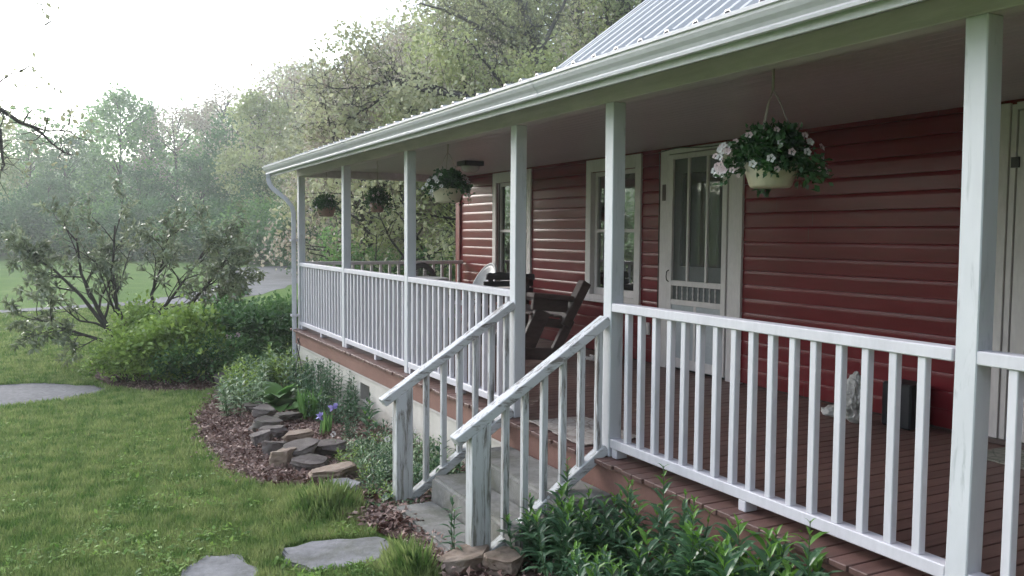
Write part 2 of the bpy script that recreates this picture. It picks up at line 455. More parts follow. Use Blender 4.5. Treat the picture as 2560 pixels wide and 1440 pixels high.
# ------------------------------------------------------------------ camera
FX, YAW, PIT, ROL = 2160.0, R(27.303), R(3.481), R(0.418)
CAM = Vector((-2.75, 0.0, 1.3))
fw = Vector((math.sin(YAW) * math.cos(PIT), math.cos(YAW) * math.cos(PIT), -math.sin(PIT)))
rt = Vector((math.cos(YAW), -math.sin(YAW), 0)); up = rt.cross(fw)
r2 = rt * math.cos(ROL) + up * math.sin(ROL); u2 = up * math.cos(ROL) - rt * math.sin(ROL)
cam = bpy.data.cameras.new('camera'); cam.sensor_width = 36; cam.lens = 36 * FX / 2560
cam.clip_end = 2000; cam.clip_start = 0.05
co = bpy.data.objects.new('camera', cam); COL.objects.link(co); sc.camera = co
mw = Matrix((r2, u2, -fw)).transposed().to_4x4(); mw.translation = CAM
co.matrix_world = mw

# ------------------------------------------------------------------ light
SUN_AZ, SUN_EL = R(24), R(24)     # left of +Y
w = bpy.data.worlds.new('World'); sc.world = w; w.use_nodes = True
nt = w.node_tree; bg = nt.nodes['Background']
sky = nn(nt, 'ShaderNodeTexSky', sky_type='NISHITA'); sky.sun_disc = False
sky.sun_elevation = SUN_EL; sky.sun_rotation = -SUN_AZ
sky.air_density = 1.2; sky.dust_density = 2.0; sky.ozone_density = 3.0; sky.altitude = 300
hs = nn(nt, 'ShaderNodeHueSaturation'); hs.inputs['Saturation'].default_value = 0.5
nt.links.new(sky.outputs[0], hs.inputs['Color']); nt.links.new(hs.outputs[0], bg.inputs[0])
bg.inputs[1].default_value = 0.15
sl = bpy.data.lights.new('sun', 'SUN'); sl.energy = 0.6; sl.angle = R(30); sl.color = (1.0, 0.96, 0.92)
so = bpy.data.objects.new('sun', sl); COL.objects.link(so)
S = Vector((-math.sin(SUN_AZ) * math.cos(SUN_EL), math.cos(SUN_AZ) * math.cos(SUN_EL), math.sin(SUN_EL)))
so.rotation_euler = S.to_track_quat('Z', 'Y').to_euler(); so.location = S * 60
sc.view_settings.view_transform = 'Standard'; sc.view_settings.look = 'None'
sc.view_settings.exposure = 1.75; sc.view_settings.gamma = 1.0
sc.render.engine = 'CYCLES'
cy = sc.cycles
cy.use_denoising = True
cy.max_bounces = 8; cy.diffuse_bounces = 4; cy.glossy_bounces = 3; cy.transparent_max_bounces = 16
cy.transmission_bounces = 4; cy.volume_bounces = 1
cy.use_adaptive_sampling = True; cy.adaptive_threshold = 0.02
cy.sample_clamp_indirect = 6.0

# ------------------------------------------------------------------ ground height
def G(x, y):
    if y < 4.5: z = -0.45
    elif y < 12: z = -0.45 - 0.045 * (y - 4.5)
    else: z = -0.7875
    # wooded slope rising behind the house on the right, low bank far away
    d = x - 14 - 0.12 * max(0, 60 - y)
    if d > 0 and y > 5: z += 0.34 * d * min(1, (y - 5) / 10)
    if y > 74: z += (y - 74) * 0.12
    return z

def strip_bounds(): pass
exec_parts = []
# ================================================================== SETTING
def poly_sheet(name, pts, lift, m, sub=0.35, kind='structure', smoothz=True):
    """sheet following the ground, outline pts, gridded for the ground's relief"""
    bm = bmesh.new()
    vs = [bm.verts.new((x, y, 0)) for x, y in pts]
    for t3 in tessellate_polygon([[Vector((x, y, 0)) for x, y in pts]]):
        try: bm.faces.new([vs[k] for k in t3])
        except ValueError: pass
    L_ = max(e.calc_length() for e in bm.edges)
    it = 0
    while L_ > sub and it < 6:
        es = [e for e in bm.edges if e.calc_length() > sub]
        bmesh.ops.subdivide_edges(bm, edges=es, cuts=1, use_grid_fill=False)
        bmesh.ops.triangulate(bm, faces=[f for f in bm.faces if len(f.verts) > 3])
        L_ = max(e.calc_length() for e in bm.edges); it += 1
    for v in bm.verts: v.co.z = G(v.co.x, v.co.y) + lift
    bm.normal_update()
    for f in bm.faces:
        if f.normal.z < 0: f.normal_flip()
    me = bpy.data.meshes.new(name); bm.to_mesh(me); bm.free()
    o = link(name, me, m)
    return tag(o, kind=kind)

def ground():
    xs = sorted(set([-160, -110, -80, -60, -45, -32, -22, -16, -12, -9] + [-7 + 0.5 * i for i in range(26)] + [6 + i * 2 for i in range(20)] + [50, 60, 75, 95, 130, 180]))
    ys = sorted(set([-40, -20, -10, -4] + [-2 + 0.5 * i for i in range(40)] + [18 + i * 2 for i in range(30)] + [80, 86, 92, 100, 115, 140, 180, 240]))
    vs = [(x, y, G(x, y)) for y in ys for x in xs]
    nx = len(xs)
    fs = [(j * nx + i, j * nx + i + 1, (j + 1) * nx + i + 1, (j + 1) * nx + i) for j in range(len(ys) - 1) for i in range(nx - 1)]
    o = MB().add(vs, fs).build('ground', M['lawn'], smooth=True)
    tag(o, kind='structure')
ground()

def wob(pts, n=3, a=0.05, seed=1):
    r = random.Random(seed); out = []
    for i in range(len(pts)):
        p = Vector(pts[i]); q = Vector(pts[(i + 1) % len(pts)])
        for k in range(n):
            t = k / n; v = p.lerp(q, t)
            out.append((v.x + r.uniform(-a, a), v.y + r.uniform(-a, a)))
    return out
# gravel drives
path_near = [(-9, 11.3), (-6, 11.6), (-3.5, 11.75), (-2.75, 12.0), (-2.3, 12.5), (-2.5, 13.0), (-3.2, 13.5), (-6, 13.6), (-9, 13.4)]
poly_sheet('path', wob(path_near, 6, 0.11, 2), 0.008, M['gravel'])
drive = [(-9, 24.2), (-4.4, 25.0), (-2.9, 25.7), (-0.5, 26.7), (1.5, 28.0), (3.2, 30.2), (4.6, 33.5), (6.6, 38.5), (8.4, 44), (9.6, 50), (11.5, 54.5), (20, 56), (20, 58.5), (10.5, 57.0), (7.2, 55.2), (5.2, 51.5), (3.9, 46.5), (3.5, 41), (2.4, 35), (0.6, 30.5), (-1.2, 28.4), (-3.0, 27.2), (-4.5, 26.5), (-9, 25.6)]
poly_sheet('driveway', wob(drive, 3, 0.12, 3), 0.010, M['gravel'], sub=1.5)
# leaf-strewn beds
bed1 = [(-0.03, 11.9), (-0.75, 12.35), (-1.0, 11.6), (-1.38, 10.3), (-1.6, 9.35), (-1.68, 8.19), (-1.68, 6.95), (-1.52, 6.35), (-1.22, 6.05), (-1.1, 5.6), (-1.08, 5.05), (-1.0, 4.9), (-0.9, 5.1), (-0.62, 5.2), (-0.03, 5.25)]
poly_sheet('garden_bed', wob(bed1, 3, 0.03, 4), 0.012, M['mulch'])
bed2 = [(-2.45, 13.5), (-2.25, 12.75), (-1.75, 12.05), (-1.2, 11.75), (-0.9, 12.05), (0.6, 12.6), (1.2, 14.5), (-0.6, 16.5), (-2.4, 15.5)]
poly_sheet('shrub_bed', wob(bed2, 3, 0.05, 5), 0.012, M['mulch'])
bed3 = [(-0.03, 3.95), (-0.75, 4.02), (-0.90, 4.4), (-0.93, 5.25), (-1.05, 5.35), (-1.20, 4.95), (-1.08, 4.6), (-1.16, 4.2), (-1.05, 3.7), (-0.85, 2.9), (-0.75, 1.8), (-0.75, 0.5), (-0.03, 0.5)]
poly_sheet('flower_bed', wob(bed3, 3, 0.02, 6), 0.012, M['mulch'])

# ================================================================== HOUSE
XW = 2.42; ZD = 0.03; ZC = 2.15; YE = 11.60; YN = -8.0
house = empty('farmhouse', (2.42, 5, -0.45), 0, 'red clapboard farmhouse with white trimmed windows, metal roof and long porch', 'house')
HP = lambda o: (setattr(o, 'parent', house), setattr(o, 'matrix_parent_inverse', Matrix.Translation((-2.42, -5, 0.45))), o)[2]

# openings in the front wall: (y0,y1,z0,z1)
OPEN = [(5.86, 6.71, ZD, 2.085), (7.28, 8.11, 0.66, 2.0), (9.60, 10.45, 0.66, 2.0), (2.30, 3.31, ZD, 2.085)]
RJ = random.Random(17)
def siding():
    mb = MB()
    P = 0.1218; k0 = -1
    zs = 0.166
    while True:
        z0 = zs + k0 * P
        z1 = z0 + P
        if z0 > ZC + 0.01: break
        cuts = [(YN, YE + 0.2)]
        for (a, b, c, d) in OPEN:
            if z1 > c + 0.02 and z0 < d - 0.02:
                new = []
                for (s, e) in cuts:
                    if b <= s or a >= e: new.append((s, e)); continue
                    if a > s: new.append((s, a))
                    if b < e: new.append((b, e))
                cuts = new
        # profile: proud face, cove at its top running back under the next board
        prof = [(XW + 0.016, z0), (XW, z0 + 0.001), (XW, z0 + 0.092), (XW + 0.0010, z0 + 0.102), (XW + 0.0026, z0 + 0.112), (XW + 0.0046, z0 + P - 0.002), (XW + 0.016, z0 + P)]
        for (s, e) in cuts:
            y = s
            while y < e - 1e-6:
                y2 = min(e, y + RJ.uniform(1.6, 3.6))
                if e - y2 < 0.5: y2 = e
                dx = RJ.uniform(-0.0007, 0.0007)
                mb.strip_y([(px + dx, max(pz, -0.02)) for px, pz in prof][::-1], y + (0.0015 if y > s else 0), y2 - (0.0015 if y2 < e else 0))
                y = y2
        k0 += 1
    o = mb.build('wall', M['red']); HP(o)
siding()
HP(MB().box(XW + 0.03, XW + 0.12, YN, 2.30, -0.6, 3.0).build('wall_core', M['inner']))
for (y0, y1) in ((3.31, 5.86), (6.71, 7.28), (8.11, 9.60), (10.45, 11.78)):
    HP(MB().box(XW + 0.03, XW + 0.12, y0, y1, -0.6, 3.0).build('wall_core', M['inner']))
# back and end walls, closing the house
mb = MB(); mb.box(XW + 0.13, 10.3, 11.68, 11.78, -0.9, 3.0)
HP(mb.build('end_wall', M['red']))
gab = MB(); gab.add([(XW, 11.70, 2.5), (10.3, 11.70, 2.5), (6.4, 11.70, 5.42)], [(0, 1, 2)])
HP(gab.build('gable', M['red']))
HP(MB().box(XW, XW + 0.12, YN, YE, 2.16, 2.49).build('upper_wall', M['red']))
HP(MB().box(10.2, 10.3, YN, 11.68, -0.9, 3.0).build('rear_wall', M['red']))
HP(MB().box(XW + 0.13, 10.2, YN, YN + 0.1, -0.9, 3.0).build('side_wall', M['red']))
# rooms behind the glass
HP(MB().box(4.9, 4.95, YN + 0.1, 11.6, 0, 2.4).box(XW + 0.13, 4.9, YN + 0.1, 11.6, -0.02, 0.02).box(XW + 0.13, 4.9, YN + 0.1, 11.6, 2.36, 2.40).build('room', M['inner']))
# corner board
HP(MB().box(XW - 0.028, XW + 0.10, 11.66, 11.80, -0.05, 2.15).build('corner_board', M['corner'], bevel=0.004))
# deck
mb = MB(); y = YN; r = random.Random(3)
while y < 11.60:
    wd = 0.089
    e = -0.088 + r.uniform(-0.007, 0.007); dz = r.uniform(-0.0012, 0.0012)
    mb.box(e, XW + 0.02, y, y + wd, ZD - 0.026 + dz, ZD + dz)
    y += wd + 0.0065
HP(mb.build('deck', M['deck'], bevel=0.003))
HP(MB().box(-0.052, -0.018, YN, 11.60, -0.157, ZD - 0.028).box(-0.052, XW, 11.60, 11.63, -0.157, ZD - 0.028).build('skirt_board', M['fascia'], bevel=0.003))
f = MB()
for (y0, y1, z0, z1) in ((YN, 8.42, -1.2, -0.157), (8.73, 11.62, -1.2, -0.157), (8.42, 8.73, -0.25, -0.157), (8.42, 8.73, -1.2, -0.43)):
    f.box(-0.030, 0.12, y0, y1, z0, z1)
f.box(0.12, XW, 11.47, 11.61, -1.2, -0.157)
HP(f.build('foundation', M['found']))
HP(MB().box(-0.046, -0.031, YN, 3.96, -0.47, -0.1575).build('lower_skirt_board', M['fascia'], bevel=0.003))
HP(MB().box(0.07, 0.09, 8.42, 8.73, -0.43, -0.25).build('foundation_vent', M['brownwood']))
HP(MB().box(-0.045, -0.022, YN, 11.6, -0.176, -0.158).build('drip_strip', M['trim']))
# ceiling : tongue and groove boards running along the porch
mb = MB(); x = 0.09
while x < XW - 0.001:
    mb.add([(x + 0.007, YN, ZC), (min(x + 0.08, XW), YN, ZC), (min(x + 0.08, XW), 11.6, ZC), (x + 0.007, 11.6, ZC),
            (x + 0.0, YN, ZC + 0.006), (x + 0.0, 11.6, ZC + 0.006)], [(3, 2, 1, 0), (0, 4, 5, 3)])
    x += 0.08
mb.box(0.07, XW, YN, 11.6, ZC + 0.006, ZC + 0.02)
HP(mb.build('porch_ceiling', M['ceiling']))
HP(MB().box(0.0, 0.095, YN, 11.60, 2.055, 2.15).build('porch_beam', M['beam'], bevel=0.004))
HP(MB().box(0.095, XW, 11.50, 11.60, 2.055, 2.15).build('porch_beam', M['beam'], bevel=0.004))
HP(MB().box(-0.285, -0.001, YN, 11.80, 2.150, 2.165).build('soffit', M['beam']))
HP(MB().box(-0.302, -0.286, YN, 11.80, 2.06, 2.21).build('fascia', M['white'], bevel=0.002))
HP(MB().box(-0.28, XW, 11.60, 11.70, 2.155, 2.19).build('soffit', M['beam']))
# porch roof, low slope, with ribs
def porch_roof():
    mb = MB(); sl = (2.52 - 2.205) / (2.44 + 0.345)
    y = YN
    prof = []
    while y < 11.84:
        prof += [(y, 0), (y + 0.150, 0), (y + 0.162, 0.020), (y + 0.186, 0.020), (y + 0.198, 0)]
        y += 0.2
    n = len(prof); vs = []
    for x in (-0.345, 2.44):
        z = 2.203 + (x + 0.345) * sl
        vs += [(x, a, z + b) for a, b in prof]
    for x in (-0.345, 2.44):
        z = 2.196 + (x + 0.345) * sl
        vs += [(x, a, z + b) for a, b in prof]
    fs = [(i, i + 1, i + 1 + n, i + n) for i in range(n - 1)] + [(i + 2 * n, i + 3 * n, i + 1 + 3 * n, i + 1 + 2 * n) for i in range(n - 1)] + [(i, i + 2 * n, i + 1 + 2 * n, i + 1) for i in range(n - 1)]
    HP(mb.add(vs, fs).build('porch_roof', M['roof']))
porch_roof()
def main_roof():
    mb = MB(); prof = []; y = -8.24
    while y < 11.6:
        prof += [(y, 0), (y + 0.13, 0), (y + 0.185, 0.06), (y + 0.27, 0.06), (y + 0.325, 0)]
        y += 0.33
    n = len(prof); vs = []
    top = (6.4, 2.53 + 0.75 * (6.4 - 2.42)); bot = (2.38, 2.50)
    for (x, z) in (bot, top, (10.6, top[1] - 0.75 * (10.6 - 6.4))):
        vs += [(x, a + 0.28, z + b) for a, b in prof]
    fs = [(i, i + 1, i + 1 + n, i + n) for i in range(n - 1)] + [(i + n, i + 1 + n, i + 1 + 2 * n, i + 2 * n) for i in range(n - 1)]
    HP(mb.add(vs, fs).build('roof', M['roof']))
    vb = MB()
    vb.obox((2.36, 11.92, 2.49), (6.4, 11.92, top[1] + 0.01), 0.05, 0.07)
    HP(vb.build('verge_trim', M['roof']))
main_roof()
# posts
for i, yp in enumerate((11.50, 9.42, 7.405, 5.28, 4.10, 1.880, -0.3)):
    mb = MB()
    bow = [0.0, 0.004, -0.004, 0.002, -0.006, -0.009, 0][i]
    z0, z1 = ZD + 0.001, 2.054
    ks = 7; vs = []
    for k in range(ks + 1):
        t = k / ks; z = z0 + (z1 - z0) * t; o_ = bow * math.sin(math.pi * t)
        vs += [(0, yp + o_, z), (0.085, yp + o_, z), (0.085, yp + 0.083 + o_, z), (0, yp + 0.083 + o_, z)]
    fs = []
    for k in range(ks):
        for j in range(4):
            a = 4 * k + j; b = 4 * k + (j + 1) % 4
            fs.append((a, b, b + 4, a + 4))
    fs += [(3, 2, 1, 0), (4 * ks, 4 * ks + 1, 4 * ks + 2, 4 * ks + 3)]
    HP(mb.add(vs, fs).build('porch_post', M['post'], bevel=0.004))

# windows -------------------------------------------------------------
def window(yc0, yc1, zt=2.13):
    w = MB()
    x0, x1 = XW - 0.022, XW + 0.05
    o0, o1 = yc0 + 0.10, yc1 - 0.10
    w.box(x0, x1, yc0, o0, 0.60, zt).box(x0, x1, o1, yc1, 0.60, zt).box(x0, x1, o0, o1, 2.0, zt)
    w.box(x0 + 0.001, x1, o0, o1, 0.60, 0.66)
    fr = HP(w.build('window', M['trim'], bevel=0.002))
    inv = fr.matrix_parent_inverse.copy()
    def sub(mb, n, m, bev=0.0):
        o = mb.build(n, m, bevel=bev); o.parent = fr; return o
    s = MB(); s.box(x0 - 0.03, x1, yc0 - 0.02, yc1 + 0.02, 0.585, 0.612)
    sub(s, 'sill', M['trim'], 0.003)
    j = MB(); xa, xb = XW + 0.035, XW + 0.062
    j.box(xa, xb, o0, o0 + 0.05, 0.66, 2.0).box(xa, xb, o1 - 0.05, o1, 0.66, 2.0).box(xa, xb, o0 + 0.05, o1 - 0.05, 1.95, 2.0).box(xa, xb, o0 + 0.05, o1 - 0.05, 0.66, 0.735)
    j.box(xa, xb, o0 + 0.05, o1 - 0.05, 1.34, 1.375)
    sub(j, 'sash', M['trim'], 0.002)
    g = MB(); g.add([(xb - 0.012, o0 + 0.05, 0.735), (xb - 0.012, o1 - 0.05, 0.735), (xb - 0.012, o1 - 0.05, 1.95), (xb - 0.012, o0 + 0.05, 1.95)], [(0, 1, 2, 3)])
    sub(g, 'pane', M['glass'])
    return fr
window(7.17, 8.20); window(9.49, 10.57)

# screen door -----------------------------------------------------------
def screen_door():
    x0 = XW - 0.024
    c = MB(); c.box(x0, XW + 0.05, 5.69, 5.86, ZD, 2.13).box(x0, XW + 0.05, 6.71, 6.84, ZD, 2.13).box(x0, XW + 0.05, 5.86, 6.71, 2.085, 2.13)
    fr = HP(c.build('door_casing', M['trim'], bevel=0.002))
    d = MB(); xa, xb = XW - 0.034, XW - 0.006
    Y0, Y1 = 5.872, 6.698
    d.box(xa, xb, Y0, Y0 + 0.062, 0.06, 2.075).box(xa, xb, Y1 - 0.062, Y1, 0.06, 2.075)
    d.box(xa, xb, Y0 + 0.062, Y1 - 0.062, 2.03, 2.075).box(xa, xb, Y0 + 0.062, Y1 - 0.062, 0.835, 0.885)
    d.box(xa, xb, Y0 + 0.062, Y1 - 0.062, 0.655, 0.705).box(xa, xb, Y0 + 0.062, Y1 - 0.062, 0.06, 0.15)
    d.box(xa + 0.002, xb - 0.002, 6.13, 6.158, 0.885, 2.03).box(xa + 0.002, xb - 0.002, 6.396, 6.424, 0.885, 2.03)
    d.box(xa + 0.002, xb - 0.002, 6.268, 6.302, 0.15, 0.655)
    door = HP(d.build('screen_door', M['trim'], bevel=0.003))
    def sub(mb, n, m, bev=0.0, smooth=False):
        o = mb.build(n, m, bevel=bev, smooth=smooth); o.parent = door; return o
    p = MB(); p.box(xa + 0.009, xb - 0.006, Y0 + 0.062, 6.268, 0.15, 0.655).box(xa + 0.009, xb - 0.006, 6.302, Y1 - 0.062, 0.15, 0.655)
    sub(p, 'door_panel', M['doorpanel'])
    for k in range(8):
        yy = Y0 + 0.062 + (k + 1) * (Y1 - Y0 - 0.124) / 9
        s = MB(); s.lathe([(0.006, 0.705), (0.009, 0.72), (0.005, 0.74), (0.009, 0.77), (0.005, 0.80), (0.009, 0.82), (0.006, 0.835)], 8, (xa + 0.012, yy, 0))
        sub(s, 'spindle', M['trim'], smooth=True)
    s = MB(); xm = xb - 0.004
    s.add([(xm, Y0 + 0.05, 0.70), (xm, Y1 - 0.05, 0.70), (xm, Y1 - 0.05, 2.04), (xm, Y0 + 0.05, 2.04)], [(0, 1, 2, 3)])
    sub(s, 'insect_screen', M['screen'])
    h = MB(); h.tube([(xa, 6.675, 0.98), (xa - 0.025, 6.675, 0.965), (xa - 0.03, 6.675, 0.92), (xa - 0.025, 6.675, 0.885), (xa, 6.675, 0.87)], 0.005, 6)
    sub(h, 'handle', M['dark'], smooth=True)
    sub(MB().box(xa - 0.012, xa - 0.001, 5.82, 5.86, 0.50, 0.60), 'hinge', M['dark'])
    # inner door behind the screen
    i = MB(); xi = XW + 0.04
    i.box(xi, xi + 0.04, 5.862, 5.97, 0.04, 2.08).box(xi, xi + 0.04, 6.60, 6.708, 0.04, 2.08).box(xi, xi + 0.04, 5.97, 6.60, 1.90, 2.08).box(xi, xi + 0.04, 5.97, 6.60, 0.04, 1.02)
    inner = HP(i.build('inner_door', M['doorpanel']))
    pn = MB().box(xi + 0.015, xi + 0.02, 5.97, 6.60, 1.02, 1.90).build('pane', M['glass']); pn.parent = inner
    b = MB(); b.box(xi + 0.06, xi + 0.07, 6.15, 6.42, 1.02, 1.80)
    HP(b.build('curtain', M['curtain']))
M['doorpanel'] = paint('grey_door_panel', (0.40, 0.42, 0.44), (0.34, 0.36, 0.38), 0.5, 3)
M['curtain'] = paint('brown_curtain', (0.22, 0.10, 0.05), (0.14, 0.06, 0.03), 0.9, 5)
screen_door()

def glazed_door():
    c = MB(); x0 = XW - 0.022
    c.box(x0, XW + 0.05, 3.352, 3.43, ZD, 2.13).box(x0 + 0.010, XW + 0.05, 3.31, 3.346, ZD, 2.12).box(x0, XW + 0.05, 2.18, 2.30, ZD, 2.13).box(x0, XW + 0.05, 2.30, 3.31, 2.085, 2.13)
    HP(c.build('door_casing', M['trim'], bevel=0.002))
    d = MB(); xa, xb = XW - 0.005, XW + 0.03
    d.box(xa, xb, 3.21, 3.302, 0.06, 2.08).box(xa, xb, 2.31, 2.40, 0.06, 2.08).box(xa, xb, 2.40, 3.21, 1.97, 2.08).box(xa, xb, 2.40, 3.21, 0.06, 0.34)
    for z in (0.66, 0.98, 1.30, 1.62): d.box(xa + 0.004, xb - 0.004, 2.40, 3.21, z - 0.011, z + 0.011)
    for yv in (2.67, 2.94): d.box(xa + 0.005, xb - 0.005, yv - 0.011, yv + 0.011, 0.34, 1.97)
    door = HP(d.build('glazed_door', M['trim'], bevel=0.002))
    g = MB().add([(xb - 0.015, 2.4, 0.34), (xb - 0.015, 3.21, 0.34), (xb - 0.015, 3.21, 1.97), (xb - 0.015, 2.4, 1.97)], [(0, 1, 2, 3)]).build('pane', M['glass']); g.parent = door
    hg = MB().box(xa - 0.014, xa - 0.001, 3.285, 3.335, 1.735, 1.80).build('hinge', M['dark']); hg.parent = door
    th = MB().box(XW - 0.07, XW - 0.02, 2.2, 3.42, ZD + 0.002, ZD + 0.028)
    HP(th.build('threshold', M['brownwood']))
glazed_door()

# gutter + downspout ---------------------------------------------------
gut = empty('gutter', (-0.35, 5, 2.1), 0, 'long white metal gutter along the porch eave', 'gutter')
GI = Matrix.Translation((0.35, -5, -2.1))
def gp(o, par=None):
    o.parent = par or gut
    if par is None: o.matrix_parent_inverse = GI
    return o
prof = [(-0.306, 2.196), (-0.306, 2.094), (-0.335, 2.086), (-0.350, 2.088), (-0.353, 2.100), (-0.349, 2.108), (-0.358, 2.122), (-0.375, 2.138), (-0.386, 2.156), (-0.387, 2.168), (-0.400, 2.171), (-0.401, 2.185), (-0.390, 2.187), (-0.388, 2.180)]
inner_p = [(x + 0.003, z + 0.003) for x, z in prof[::-1]]
mb = MB(); mb.strip_y(prof, YN, 11.86); mb.strip_y(inner_p[1:], YN, 11.86)
n = len(prof)
mb.add([(x, 11.86, z) for x, z in prof], [tuple(range(n))])
gp(fix(mb.build('trough', M['gutter'])))
for yj in (1.15, 4.35, 8.1):
    jb = MB(); jb.strip_y([(x - 0.0025, z - 0.0015) for x, z in prof[1:12]], yj, yj + 0.05)
    o_ = gp(jb.build('joint', M['gutter'])); so_ = o_.modifiers.new('t', 'SOLIDIFY'); so_.thickness = 0.002
ds = MB()
path = [(-0.345, 11.72, 2.088), (-0.345, 11.72, 2.02), (-0.335, 11.70, 1.96), (-0.30, 11.68, 1.90), (-0.14, 11.58, 1.75), (-0.075, 11.55, 1.66), (-0.058, 11.545, 1.56), (-0.058, 11.545, 0.8), (-0.058, 11.545, -0.62)]
pts = [Vector(p) for p in path]
for i in range(len(pts)):
    pass
ds.tube(path, 0.040, 4)
o = gp(ds.build('downspout', M['gutter'], bevel=0.006))
for i, z in enumerate((1.2, 0.2)):
    b = MB().box(-0.102, -0.012, 11.50, 11.59, z, z + 0.03).build('strap', M['gutter']); b.parent = o

# railings ---------------------------------------------------------------
bal_me = {}
def baluster_mesh(h, m):
    k = (round(h, 3), m.name)
    if k not in bal_me:
        me = MB().box(-0.017, 0.017, -0.0175, 0.0175, 0, h).mesh('baluster'); me.materials.append(m); bal_me[k] = me
    return bal_me[k]
def bal(par, loc, h, m, tilt=0.0):
    o = bpy.data.objects.new('baluster', baluster_mesh(h, m)); COL.objects.link(o)
    o.parent = par; o.location = loc; o.rotation_euler = (tilt, 0, rnd.uniform(-0.04, 0.04))
    b = o.modifiers.new('bev', 'BEVEL'); b.width = 0.003; b.segments = 1
    return o
def railing(y0, y1, ys, blocks, label, lean=0):
    r = empty('porch_railing', (0, y0, ZD), 0, label, 'railing', 'white railings between the porch posts')
    def part(mb, n, m=M['white'], bev=0.004):
        o = mb.build(n, m, bevel=bev); o.parent = r; return o
    ln = y1 - y0
    z = -ZD
    part(MB().box(0.002, 0.075, 0.001, ln - 0.001, 0.870 + z, 0.918 + z), 'top_rail')
    part(MB().box(0.004, 0.070, 0.001, ln - 0.001, 0.085 + z, 0.138 + z), 'bottom_rail')
    for yb in blocks:
        part(MB().box(0.006, 0.082, yb - y0, yb - y0 + 0.05, 0.002, 0.084 + z), 'foot_block')
    for yb in ys:
        bal(r, (0.030, yb - y0 + 0.0175, 0.137 + z), 0.734, M['white'], rnd.uniform(-0.004, 0.004))
    return r
def arr(a, b, n): return [a + (b - a) * i / (n - 1) for i in range(n)]
railing(9.503, 11.50, arr(9.58, 11.40, 16), [10.42, 11.40], 'porch railing section beside the downspout, farthest of the front sections')
railing(7.488, 9.42, arr(7.56, 9.32, 15), [8.33, 9.36], 'porch railing section second from the far corner above the foundation vent')
railing(5.363, 7.405, arr(5.43, 7.305, 16), [6.27, 7.34], 'porch railing section directly left of the steps')
railing(1.963, 4.10, [2.075, 2.20, 2.33, 2.455, 2.59, 2.71, 2.835, 2.96, 3.08, 3.205, 3.33, 3.45, 3.565, 3.69, 3.82, 3.94], [2.98, 4.03], 'large porch railing section right of the steps in front of the screen door wall')
railing(-0.217, 1.880, [-0.12 + 0.1235 * i for i in range(16)], [0.9], 'porch railing section at the right edge of view beyond the nearest post')
er = empty('end_railing', (0.09, 11.54, ZD), 0, 'brownish end railing across the far end of the porch behind the table', 'railing', None)
def ep(mb, n, m=M['trim'], bev=0.003):
    o = mb.build(n, m, bevel=bev); o.parent = er; return o
ep(MB().box(0, 2.30, -0.035, 0.035, 0.855, 0.90), 'top_rail', M['endrail'] if 'endrail' in M else M['trim'])
ep(MB().box(0, 2.30, -0.03, 0.03, 0.07, 0.12), 'bottom_rail')
for k in range(17):
    bal(er, (0.13 + 0.132 * k, 0, 0.12), 0.734, M['trim'])

# stair rails -------------------------------------------------------------
def stair_rail(yc, label, bx):
    r = empty('stair_railing', (0, yc, -0.45), 0, label, 'railing', 'weathered railings either side of the porch steps')
    W_ = M['weather']
    def part(mb, n, m=W_, bev=0.004):
        o = mb.build(n, m, bevel=bev); o.parent = r; return o
    o = 0.45
    T = lambda x: 0.822 + 0.648 * x + o       # centre of top rail
    B = lambda x: 0.075 + 0.690 * x + o       # centre of bottom rail
    part(MB().obox((0.0, 0, T(0)), (-0.945, 0, T(-0.945)), 0.085, 0.052), 'handrail')
    part(MB().obox((0.0, 0, B(0)), (-0.75, 0, B(-0.75)), 0.07, 0.055), 'bottom_rail')
    m = MB()
    m.add([(-0.862, -0.042, -0.06), (-0.748, -0.042, -0.06), (-0.748, 0.042, -0.06), (-0.862, 0.042, -0.06),
           (-0.862, -0.042, T(-0.862) - 0.03), (-0.748, -0.042, T(-0.748) - 0.03), (-0.748, 0.042, T(-0.748) - 0.03), (-0.862, 0.042, T(-0.862) - 0.03)],
          [(3, 2, 1, 0), (4, 5, 6, 7), (0, 1, 5, 4), (1, 2, 6, 5), (2, 3, 7, 6), (3, 0, 4, 7)])
    part(m, 'newel_post', M['weatherv'])
    for x in bx:
        z0 = B(x) + 0.02; z1 = T(x) - 0.02
        part(MB().box(x - 0.018, x + 0.018, -0.018, 0.018, z0, z1), 'baluster', M['weatherv'], bev=0.003)
    return r
stair_rail(5.322, 'weathered white stair railing left of the steps, farther one', [-0.640, -0.515, -0.398, -0.28, -0.162, -0.045])
stair_rail(4.145, 'peeling white stair railing right of the steps, nearer one', [-0.645, -0.526, -0.405, -0.284, -0.164, -0.047])

# steps
st = empty('concrete_steps', (-0.4, 4.6, -0.45), 0, 'worn concrete steps leading up to the porch deck', 'steps')
def slab(x0, x1, y0, y1, z0, z1, seed):
    bm = bmesh.new(); bmesh.ops.create_cube(bm, size=1)
    bmesh.ops.scale(bm, vec=(x1 - x0, y1 - y0, z1 - z0), verts=bm.verts)
    bmesh.ops.translate(bm, vec=((x0 + x1) / 2, (y0 + y1) / 2, (z0 + z1) / 2), verts=bm.verts)
    bmesh.ops.bevel(bm, geom=bm.edges[:], offset=0.022, segments=3, affect='EDGES')
    bmesh.ops.subdivide_edges(bm, edges=[e for e in bm.edges if e.calc_length() > 0.2], cuts=5, use_grid_fill=True)
    for v in bm.verts:
        nz = noise.noise(v.co * 5 + Vector((seed, 0, 0)))
        v.co += Vector((nz * 0.008, noise.noise(v.co * 4) * 0.006, nz * 0.005))
    me = bpy.data.meshes.new('step'); bm.to_mesh(me); bm.free()
    o = link('step', me, M['concrete'], st, smooth=False)
    o.matrix_parent_inverse = Matrix.Translation((0.4, -4.6, 0.45))
